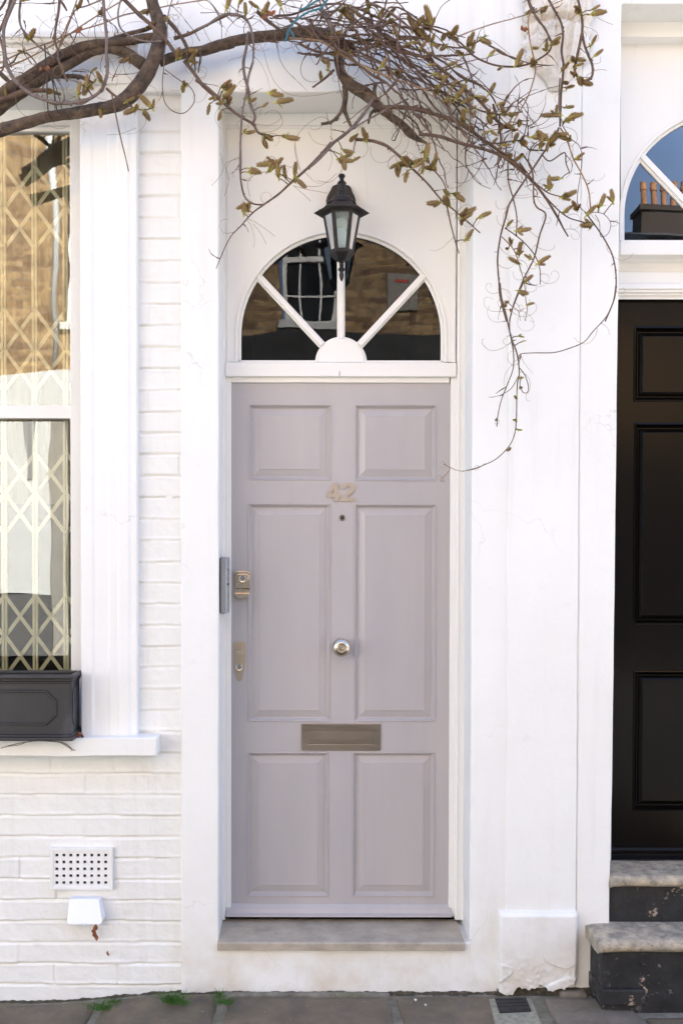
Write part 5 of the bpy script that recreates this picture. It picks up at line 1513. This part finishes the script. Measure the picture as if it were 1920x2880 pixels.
# the tangle above and right of the door: a birdsnest of shoots fanning from the knot
def Wsrc(u, v, y): return P(u, v, y)
for k in range(46):
    a = Wsrc(random.gauss(940, 90), random.gauss(85, 50), -.15 + random.uniform(-.06, .05))
    te = random.random()
    u1 = 1100 + 350 * te + random.uniform(-190, 90); v1 = 60 + 400 * te ** 1.1 + random.uniform(-120, 150)
    b = Wsrc(u1, v1, -.15 + random.uniform(-.06, .06))
    m_ = Wsrc((930 + u1) / 2 + random.uniform(-30, 60), (75 + v1) / 2 - random.uniform(-20, 90), -.17 + random.uniform(-.05, .05))
    r = random.choice((.0012, .0018, .0026, .0034, .0042))
    pts = catmull([(*a, r), (*(a * .5 + m_ * .5 + Vector((0, 0, .01))), r), (*m_, r * .9), (*(m_ * .45 + b * .55 + Vector((random.uniform(-.02, .02), 0, random.uniform(-.02, .02)))), r * .8), (*b, r * .45)], .014)
    pts = [(x + .011 * nz((x, k, z), 13) + .005 * nz((x, k, z), 45), y + .012 * nz((z, k, x), 12), z + .011 * nz((x, z, k), 13) + .005 * nz((x, z, k), 45), rr * (1.5 if random.random() < .12 else 1)) for x, y, z, rr in pts]
    tube(wb2, pts, 5, cap=False)
    if k % 2 == 0:
        i = random.randrange(2, len(pts) - 1)
        shoot(tb, Vector(pts[i][:3]), Vector((random.uniform(-1, 1), random.uniform(-.4, .1), random.uniform(-1.2, .5))), random.uniform(.05, .16), .0008, random.uniform(-2.5, 2.5), 12)
for k in range(60):      # fine stuff round the knot and along the top edge
    p = Wsrc(random.choice((random.gauss(900, 80), random.uniform(560, 1150))), random.uniform(-10, 130), -.14 + random.uniform(-.08, .04))
    shoot(wb2, p, Vector((random.uniform(-1, 1), random.uniform(-.3, .1), random.uniform(-.5, .6))), random.uniform(.08, .26), random.uniform(.0008, .0020), random.uniform(-1.5, 1.5), 12, knob=.15, droop=.03)
for k in range(42):      # left bundle
    p = Wsrc(random.uniform(-30, 330), random.uniform(-10, 260), -.15 + random.uniform(-.06, .04))
    shoot(wb2, p, Vector((random.uniform(-1, 1), random.uniform(-.3, .1), random.uniform(-.8, .8))), random.uniform(.06, .22), random.uniform(.0008, .0018), random.uniform(-1.5, 1.5), 12, knob=.15)
for k in range(60):      # crossing shoots inside the tangle
    te = random.random()
    p = Wsrc(860 + 560 * te + random.gauss(0, 60), 70 + 300 * te ** 1.3 + random.gauss(0, 60), -.15 + random.uniform(-.06, .05))
    an = random.choice((random.gauss(-.5, .35), random.gauss(1.0, .5), random.gauss(-1.3, .4), random.gauss(2.4, .5)))
    shoot(wb2, p, Vector((math.cos(an), random.uniform(-.3, .1), math.sin(an))), random.uniform(.08, .30), random.choice((.0012, .0018, .0026, .0034)), random.uniform(-1, 1), 12, knob=.3, seg=5)
for k in range(34):      # clusters right of the doorway
    p = Wsrc(random.gauss(1430, 70), random.gauss(395, 45), -.15 + random.uniform(-.04, .04))
    shoot(wb2, p, Vector((random.uniform(-1, 1), random.uniform(-.3, .1), random.uniform(-.6, .6))), random.uniform(.04, .13), random.uniform(.0009, .0022), random.uniform(-1, 1), 9, knob=.4)
tag(obj('tendrils', tb, M['straw'], vine), kind='stuff')

# flower buds: shaggy cones of overlapping scales on a green stub with young leaves
def bud_mesh(seed, green=.0):
    rnd = random.Random(seed); bm = BM()
    L = 1.0
    bendx = rnd.uniform(-.25, .25)
    def axis(t): return Vector((bendx * t * t * .6, bendx * t * t * .3, L * t))
    pr_ = [(0, .03), (.08, .09), (.2, .15), (.4, .185), (.6, .17), (.8, .12), (.93, .06), (1, .012)]
    tube(bm, [(*axis(t), r * .88) for t, r in pr_], 8, mi=0)
    for k in range(64):
        t = .06 + .90 * (k / 64); a = k * 2.399
        r = .02 + .165 * math.sin(PI * min(1, t * .93 + .06)) ** .8
        o = axis(t); d = Vector((math.cos(a), math.sin(a), 0)); up = Vector((0, 0, 1)); sd_ = Vector((-math.sin(a), math.cos(a), 0))
        w_ = .055 + .02 * rnd.random(); h = .15 + .04 * rnd.random()
        b0 = o + d * r * .75; tip = o + d * (r * 1.05 + .045 + .02 * rnd.random()) + up * h
        vs = [bm.verts.new(b0 - sd_ * w_), bm.verts.new(b0 + sd_ * w_), bm.verts.new(b0 + d * .05 + up * h * .55 + sd_ * w_ * .8), bm.verts.new(tip), bm.verts.new(b0 + d * .05 + up * h * .55 - sd_ * w_ * .8)]
        f = bm.faces.new(vs); f.material_index = (1 if rnd.random() < green else 0) if t > .22 or rnd.random() < .5 else 1
    for k in range(rnd.randint(2, 4)):
        a = rnd.uniform(0, 6.28); d = Vector((math.cos(a), math.sin(a), 0)); sd_ = Vector((-math.sin(a), math.cos(a), 0))
        Ls = rnd.uniform(.28, .55); w_ = rnd.uniform(.05, .09); prev = None
        for j in range(5):
            t = j / 4; c_ = Vector((0, 0, .02)) + d * Ls * (.25 + .75 * t) * math.sin(t * 1.4 + .05) + Vector((0, 0, Ls * t * .75))
            cur = [bm.verts.new(c_ - sd_ * w_ * math.sin(PI * (t * .9 + .08))), bm.verts.new(c_ + d * .02), bm.verts.new(c_ + sd_ * w_ * math.sin(PI * (t * .9 + .08)))]
            if prev:
                for i in (0, 1): bm.faces.new((prev[i], prev[i + 1], cur[i + 1], cur[i])).material_index = 1
            prev = cur
    tube(bm, [(0, 0, -.22, .05), (.01, 0, 0, .06), (0, 0, .1, .07)], 6, mi=1)
    me = bpy.data.meshes.new('bud'); bm.to_mesh(me); bm.free()
    me.materials.append(M['budscale']); me.materials.append(M['budgreen'])
    return me
BUDS = {
 'A': [(540, 15, 1), (690, 60, 1), (215, 250, 1), (605, 390, .5), (310, 590, 1.1), (560, 520, 1.3), (620, 475, .5), (555, 650, 1), (610, 590, .9), (715, 590, 1), (850, 345, 1), (840, 290, .5), (690, 760, 1), (1000, 48, 1), (1125, 100, 1), (1070, 160, .7), (1010, 170, .6), (1310, 325, 1), (1225, 395, 1), (1320, 385, 1.1), (1340, 430, .6), (1020, 715, 1.2), (925, 800, 1.3), (900, 730, .8), (1000, 770, 1), (1260, 588, 1), (1550, 575, 1), (140, 335, .5), (10, 600, .9), (180, 12, .8)],
 'B': [(195, 38, 1.1), (290, 20, .9), (450, 40, 1.2), (550, 30, 1.1), (320, 75, .9), (380, 10, .9), (200, 590, 1.2), (180, 570, .9), (100, 672, .8), (65, 730, .9), (145, 790, .9), (180, 635, .9), (200, 665, .8), (150, 695, .8), (360, 680, .8), (515, 650, 1.3), (570, 697, 1.3), (450, 705, .6), (445, 950, 1), (345, 938, .9), (470, 940, .9), (620, 930, 1.2), (490, 1128, 1.2), (520, 1140, 1), (540, 1165, .9), (370, 1170, 1), (940, 268, 1.2), (855, 430, .8), (930, 410, .8), (890, 470, 1), (835, 505, .8), (1040, 388, .7), (1310, 85, 1), (1160, 15, .9), (1160, 45, .8), (1050, 90, 1.1), (1010, 60, 1.2), (980, 90, 1), (1245, 92, .8), (1310, 130, .8), (1500, 180, 1.3), (1540, 210, 1.1), (1345, 265, .9), (1375, 490, 1), (1220, 320, .8), (1000, 1100, 1.3), (1040, 1050, 1), (1075, 1100, .7), (1060, 950, .9), (1140, 935, 1), (1375, 1140, 1.1), (1430, 1110, 1), (1250, 508, .9)],
 'C': [(215, 130, 1.7), (225, 158, .8), (100, 168, 1.1), (130, 220, 1.3), (200, 215, 1.1), (375, 238, 1.3), (310, 270, 1.1), (380, 292, .8), (210, 290, .9), (585, 298, 1.1), (480, 320, 1.1), (430, 350, .9), (505, 345, .9), (310, 355, 1), (630, 390, .8), (815, 430, 1.1), (920, 455, 1), (700, 475, .6), (462, 568, .7), (285, 610, .9), (415, 652, 1.2), (330, 715, 1), (260, 650, 1), (470, 690, .9), (630, 640, 1), (590, 690, .8), (720, 765, 1), (775, 785, .8), (445, 812, 1), (620, 825, 1.1), (520, 870, .8), (700, 900, .9), (760, 920, .9), (830, 850, .9), (195, 1045, 1.1), (40, 1118, 1), (255, 1108, .9), (130, 1145, 1), (240, 1150, .9), (660, 968, .7), (790, 985, 1.1), (840, 1010, 1.1), (945, 960, 1.2), (1002, 945, 1.2), (1090, 958, 1.1), (1040, 990, 1.3), (1135, 985, 1), (975, 1000, 1), (760, 1048, 1), (815, 1088, .9), (750, 1090, .8), (850, 1065, .8), (1065, 298, .9), (1010, 342, .9), (1065, 328, .9), (1205, 135, 1.1), (1350, 115, 1.3), (1330, 92, .8), (1305, 350, .8), (1330, 435, .9), (1140, 468, .9), (1220, 458, .9), (1212, 490, .8), (1200, 522, .8), (1150, 570, .8), (1225, 578, 1), (1250, 625, 1.2), (1170, 612, .8), (1040, 805, 1.2), (1212, 792, 1.1), (1170, 825, 1.1), (1165, 745, .8), (1085, 815, .8), (928, 345, .7), (880, 108, .6), (1000, 60, .9), (985, 80, .7), (1238, 1080, .9), (1190, 425, .8)],
 'D': [(255, 158, 1.2), (335, 118, 1.2), (385, 120, 1), (395, 165, 1.1), (430, 155, 1), (360, 145, 1), (490, 175, 1.1), (515, 218, 1.1), (205, 342, 1), (205, 370, .9), (235, 360, .7), (770, 60, .8), (755, 92, 1.2), (1055, 130, 1.2), (1110, 100, 1), (1150, 115, 1), (1215, 60, 1.1), (1255, 100, .9), (1240, 130, 1), (1195, 140, .9), (1100, 182, .9), (1260, 335, 1.3), (1330, 275, .9), (1325, 335, 1.3), (1390, 292, 1.1), (1440, 380, 1.3), (1430, 410, 1.1), (1520, 408, 1), (1440, 520, 1)],
 'E': [(700, 1222, 1.1), (650, 1252, 1), (655, 1275, .8), (765, 1355, 1.3), (775, 1435, .9), (820, 1432, .9), (920, 1540, 1.2), (910, 1475, 1), (940, 1440, .7), (1015, 1385, 1.2), (1095, 1345, 1.1), (365, 1548, .6), (450, 1600, 1), (380, 1665, .7), (365, 1700, .5), (450, 1690, .7), (445, 1720, 1.1), (415, 1795, 1.1), (510, 1770, .8), (600, 1790, 1.1), (500, 1918, .9), (450, 2020, 1.1), (505, 2100, .6), (355, 2080, .5), (338, 2115, .6), (375, 2145, .7)],
 'F': [(405, 375, .6), (422, 418, .4), (412, 665, .6), (405, 740, .6), (375, 808, .6), (367, 970, .7), (392, 1038, .6), (322, 1180, .7), (240, 962, .4)],
}
variants = [bud_mesh(s) for s in range(9)]
young = [bud_mesh(s, .55) for s in range(20, 25)]
bud_list = []
small = []
for reg, L in BUDS.items():
    for a, b, s in L:
        y = -.165 + random.uniform(-.02, .02)
        p = W(reg, a, b, y)
        size = .036 * s * random.uniform(.88, 1.1) * (1.0 if reg != 'F' else .8)
        # buds sweep outwards from the stem, mostly to the right and up
        ang = random.choice((random.gauss(.25, .5), random.gauss(.25, .5), random.gauss(2.9, .45), random.gauss(-.6, .5)))
        if reg in 'EF': ang = random.choice((random.gauss(-.2, .5), random.gauss(.5, .4), random.gauss(3.0, .5)))
        d = Vector((math.cos(ang), random.uniform(-.45, .1), math.sin(ang) * .8 + .06)).normalized()
        h, dist = None, 1e9
        for pp, _w in TWIGHOST:
            for q_ in pp:
                dd = (q_[0] - p.x) ** 2 + (q_[2] - p.z) ** 2
                if dd < dist: dist, h = dd, q_
        if math.sqrt(dist) < .07:
            hv = Vector(h[:3]); away = Vector((p.x - hv.x, -.008, p.z - hv.z))
            if away.length > .006: d = (away.normalized() * 1.1 + d * .7).normalized()
            p = Vector((p.x, hv.y - .01 + random.uniform(-.012, .008), p.z))
            base = p - d * size * .45
            tube(wb2, [(*hv, .0022), (*((hv + base) / 2 + Vector((0, -.003, .002))), .0017), (*base, .0019)], 5, cap=False)
        base = p - d * size * .45
        bud_list.append((base, d, size))
        for _k in range(random.choice((1, 2, 2, 3))):          # opening side buds from the same spur
            d2 = (d + Vector((random.uniform(-.9, .9), random.uniform(-.5, .2), random.uniform(-.9, .9)))).normalized()
            small.append((base + d * random.uniform(-.004, .002), d2, size * random.uniform(.35, .7)))
for _ in range(26):      # extra ones in the thick of the tangle
    te = random.random(); p = Wsrc(1150 + 330 * te + random.uniform(-60, 60), 110 + 300 * te + random.uniform(-50, 70), -.17)
    a = random.gauss(.1, .7); d = Vector((math.cos(a), -.2, math.sin(a))).normalized()
    bud_list.append((p, d, .029 * random.uniform(.7, 1.1)))
bud_list.sort(key=lambda t: -t[2])
bud_list += small
rest = BM()
stub = BM()
for k, (p, d, size) in enumerate(bud_list):
    Rm = d.to_track_quat('Z', 'Y').to_matrix() @ Matrix.Rotation(random.uniform(0, 6.28), 3, 'Z')
    sc_ = Matrix.Diagonal((size * random.uniform(.95, 1.2), size * random.uniform(.95, 1.15), size * 1.16)).to_4x4()
    Mx = Matrix.Translation(p) @ Rm.to_4x4() @ sc_
    me = variants[k % len(variants)] if size > .019 else young[k % len(young)]
    if k < 99:
        o = bpy.data.objects.new('flower_bud', me); C.objects.link(o)
        o.parent = vine; o.matrix_parent_inverse = Matrix.Translation(vine.location).inverted()
        o.matrix_basis = Mx
    else:
        t_ = BM(); t_.from_mesh(me); t_.transform(Mx)
        tm = bpy.data.meshes.new('t'); t_.to_mesh(tm); t_.free(); rest.from_mesh(tm); bpy.data.meshes.remove(tm)
tag(obj('twigs', wb2, M['twigbark'], vine), kind='stuff')
tag(obj('small_buds', rest, [M['budscale'], M['budgreen']], vine), kind='stuff')

# a few papery scraps, cable ties and the turquoise rope holding the stems
def tie(reg, pts, label, y=-.19):
    bm = BM(); pp = path(reg, y, [4.5, 4.5], pts, .01, wob=.002)
    rows = [[bm.verts.new((x - r, y_, z)), bm.verts.new((x + r, y_, z)), bm.verts.new((x + r, y_ + .0015, z)), bm.verts.new((x - r, y_ + .0015, z))] for x, y_, z, r in pp]
    for a, b in zip(rows, rows[1:]):
        for k in range(4): bm.faces.new((a[k], a[(k + 1) % 4], b[(k + 1) % 4], b[k]))
    bm.faces.new(rows[0]); bm.faces.new(rows[-1]); bmesh.ops.recalc_face_normals(bm, faces=bm.faces)
    # loop back round the limb
    p, q = pp[0], pp[-1]
    mid = [(p[0], p[1], p[2], .0016), (p[0] - .004, -.08, p[2] - .01, .0016), (q[0] - .004, -.08, q[2] + .03, .0016), (q[0], q[1], q[2], .0016)]
    tube(bm, catmull(mid, .012), 5)
    tag(obj('cable_tie', bm, M['tie']), label, 'cable tie', 'black cable ties round the wisteria')
tie('A', [(308, 305), (318, 420), (325, 560), (328, 700), (334, 780)], 'long straight black cable tie leftmost on the wisteria limbs above the window')
tie('A', [(340, 478), (362, 560), (378, 650), (392, 758)], 'slanting black cable tie just right of the longest one above the window')
tie('A', [(1340, 350), (1342, 410), (1346, 490)], 'short cable tie under the limb, leftmost of the pair left of the doorway', y=-.125)
tie('A', [(1385, 350), (1376, 420), (1366, 500)], 'short cable tie under the limb, rightmost of the pair left of the doorway', y=-.125)
tie('B', [(1425, 760), (1390, 860), (1345, 970)], 'black cable tie hanging at an angle inside the doorway head right of the lantern', y=-.13)
bm = BM()
for L, rr in (([(900, -20), (865, 20), (840, 55), (760, 80), (700, 115), (650, 160), (615, 215), (600, 270), (590, 285)], 8), ([(870, -20), (810, 5), (740, 50), (690, 70)], 7), ([(610, 210), (640, 225), (655, 260)], 6)):
    base = path('B', -.215, [rr, rr], L, .006, wob=.004)
    for ph in (0, 2.09, 4.19):
        pts = [(x + .0016 * math.cos(i * .9 + ph), y, z + .0016 * math.sin(i * .9 + ph), r * .62) for i, (x, y, z, r) in enumerate(base)]
        tube(bm, pts, 6)
tag(obj('rope', bm, M['rope']), 'frayed turquoise rope tied round the wisteria limb above the doorway', 'rope')
deadleaf('dead_leaf', W('A', 310, 480, -.19), .020, 21, 'crumpled orange brown leaf caught on the wisteria beside the long cable tie', n=3)
deadleaf('dead_leaf', W('A', 530, 215, -.15), .020, 22, 'crumpled orange brown leaf on a straw stem above the cornice', n=3)
deadleaf('dead_leaf', W('B', 485, 110, -.17), .022, 23, 'brown curled leaf scraps left of the turquoise rope in the vine', n=4)
deadleaf('dead_leaf', W('C', 858, 210, -.17), .018, 24, 'small reddish dead leaf on a stem left of the corbel', n=3)
# ------------------------------------------------------------------ the sunlit street side opposite (seen reflected in the panes)
YO = -9.0
opp = thing('brick_house', (.6, YO, -.06), 'tall stock brick house opposite, mirrored in the fanlight of the mauve door', 'house')
bx0, bx1 = -3.6, 2.55
def osash(parent, x0, x1, z0, z1, m='sash'):
    """sash window facing +y"""
    y = YO - .12
    bm = BM()
    t = .06
    for a, b, c_, d in ((x0, x0 + t, z0, z1), (x1 - t, x1, z0, z1), (x0 + t, x1 - t, z1 - t, z1), (x0 + t, x1 - t, z0, z0 + t), (x0 + t, x1 - t, (z0 + z1) / 2 - .03, (z0 + z1) / 2 + .03)):
        box(bm, a, b, y - .03, y + .03, c_, d)
    xm_ = x1 - x0
    for f in (1 / 3, 2 / 3): box(bm, x0 + xm_ * f - .012, x0 + xm_ * f + .012, y - .015, y + .015, z0 + t, z1 - t)
    for f in (.25, .75): box(bm, x0 + t, x1 - t, y - .0149, y + .0149, z0 + (z1 - z0) * f - .012, z0 + (z1 - z0) * f + .012)
    w_ = obj('window', bm, M[m], parent)
    bm = BM(); box(bm, x0 + t, x1 - t, y - .012, y - .008, z0 + t, z1 - t); obj('pane', bm, M['farglass'], w_)
    bm = BM(); box(bm, x0 - .08, x1 + .08, YO - .2, YO + .08, z0 - .10, z0 - .001); obj('sill', bm, M['render'], w_)
def facade(bm, x0, x1, z0, z1, voids, y=YO, back=-.35):
    slab(bm, [(x0, z0, x1, z1)], voids, -(y), -(y + back), step=9, amp=0, wob=0)
    for v_ in bm.verts: v_.co.y = -v_.co.y
    bmesh.ops.recalc_face_normals(bm, faces=bm.faces)
wins = [(-.38, 4.36, .42, 6.15), (-3.1, 4.45, -2.2, 6.1)]
bm = BM(); facade(bm, bx0, bx1, 4.28, 8.3, wins)
obj('wall', bm, M['stock'], opp)
bm = BM(); box(bm, -3.03, bx1, YO - .3, YO + .04, -.06, 3.349); box(bm, -2.3, bx1, YO - .3, YO + .12, 3.35, 4.279); obj('dark_front', bm, M['darkfront'], opp)
bm = BM(); box(bm, bx0, -3.24, YO - .3, YO + .06, 1.0, 3.349); box(bm, bx0, -2.301, YO - .3, YO + .06, 3.35, 3.80); obj('rendered_ground_floor', bm, M['render'], opp)
bm = BM(); box(bm, bx0, -2.301, YO - .3, YO + .001, 3.801, 4.279); obj('band', bm, M['stock'], opp)
bm = BM(); box(bm, -3.239, -3.031, YO - .3, YO + .03, -.06, 3.349); obj('pier', bm, M['paver'], opp)
bm = BM(); box(bm, bx0, -3.241, YO - .3, YO + .06, -.06, .999); obj('plinth', bm, M['asphalt'], opp)
bm = BM(); tube(bm, [(-3.18, YO + .06, 3.9, .04), (-3.22, YO + .06, 8.2, .04)], 10); obj('drainpipe', bm, M['render'], opp)
for a, b, c_, d in wins: osash(opp, a + .05, c_ - .05, b + .05, d - .03)
bm = BM(); box(bm, bx0, bx1, YO - 6, YO - .31, 7.4, 8.0); obj('roof', bm, M['slate'], opp)
bm = BM(); box(bm, -3.50, -3.42, YO + .061, YO + .08, 2.5, 3.2); obj('shutter', bm, M['greyplastic'], opp)
# notice plaque on the brick
pl = thing('wall_plaque', (1.12, YO + .02, 4.5), 'white notice plaque on the brick house opposite', 'plaque')
bm = BM(); box(bm, .95, 1.36, YO + .002, YO + .03, 4.63, 5.02); obj('board', bm, M['paver'], pl, bevel=.02)
bm = BM()
for z in (4.94, 4.77): box(bm, 1.05, 1.24, YO + .031, YO + .034, z - .01, z + .015)
obj('red_marks', bm, M['redpaint'], pl)
# lower mews house to the right with its chimney
low = thing('mews_house', (5.5, YO, -.06), 'low slate roofed house opposite with plain brick front', 'house')
bm = BM(); box(bm, 2.56, 14, YO - .3, YO, 3.0, 4.6); obj('wall', bm, M['stock'], low)
bm = BM(); box(bm, 2.56, 14, YO - .3, YO + .02, -.06, 2.999); obj('dark_front', bm, M['darkfront'], low)  # dark ground floor added so the black door mirrors darkness low down
bm = BM(); xprism(bm, [(YO + .15, 4.601), (YO - 2.4, 6.1), (YO - 5, 4.601)], 2.57, 14); obj('roof', bm, M['slate'], low)
stk = thing('mews_house', (-9, YO, -.06), 'white rendered house opposite, mirrored bright in the sash window', 'house')
bm = BM(); box(bm, -14, bx0 - .001, YO - .3, YO + .05, 1.0, 3.8); box(bm, -14, bx0 - .001, YO - .3, YO + .03, -.06, .999, 1); obj('ground_floor', bm, [M['render'], M['asphalt']], stk)
bm = BM(); box(bm, -14, bx0 - .001, YO - .3, YO, 3.801, 7.2); obj('wall', bm, M['stock'], stk)
bm = BM(); box(bm, -14, bx0 - .001, YO - 5, YO + .15, 7.201, 7.35); obj('roof', bm, M['slate'], stk)
far = thing('slate_roofed_house', (14, -24, -.06), 'tall dark house far behind with a row of terracotta chimney pots', 'house')
bm = BM(); box(bm, 9.05, 22, -30, -24, -.06, 10.0); obj('wall', bm, M['darkbrick'], far)
bm = BM(); xprism(bm, [(-23.7, 10.001), (-27, 11.1), (-30.3, 10.001)], 9.0, 22.05); obj('roof', bm, M['slate'], far)
cb = BM(); box(cb, 9.42, 12.2, -26.6, -25.8, 10.05, 11.35); box(cb, 9.36, 12.26, -26.66, -25.74, 11.351, 11.5)
ch = obj('chimney', cb, M['darkbrick'], far)
for k in range(8):
    bm = BM(); lathe(bm, [(.10, 0), (.085, .52), (.105, .54), (.11, .62), (.095, .64), (.095, .78), (.07, .78)], (9.62 + k * .30, -26.2, 11.5), 'Z', 14)
    obj('chimney_pot', bm, M['pot'], ch, smooth_=40)
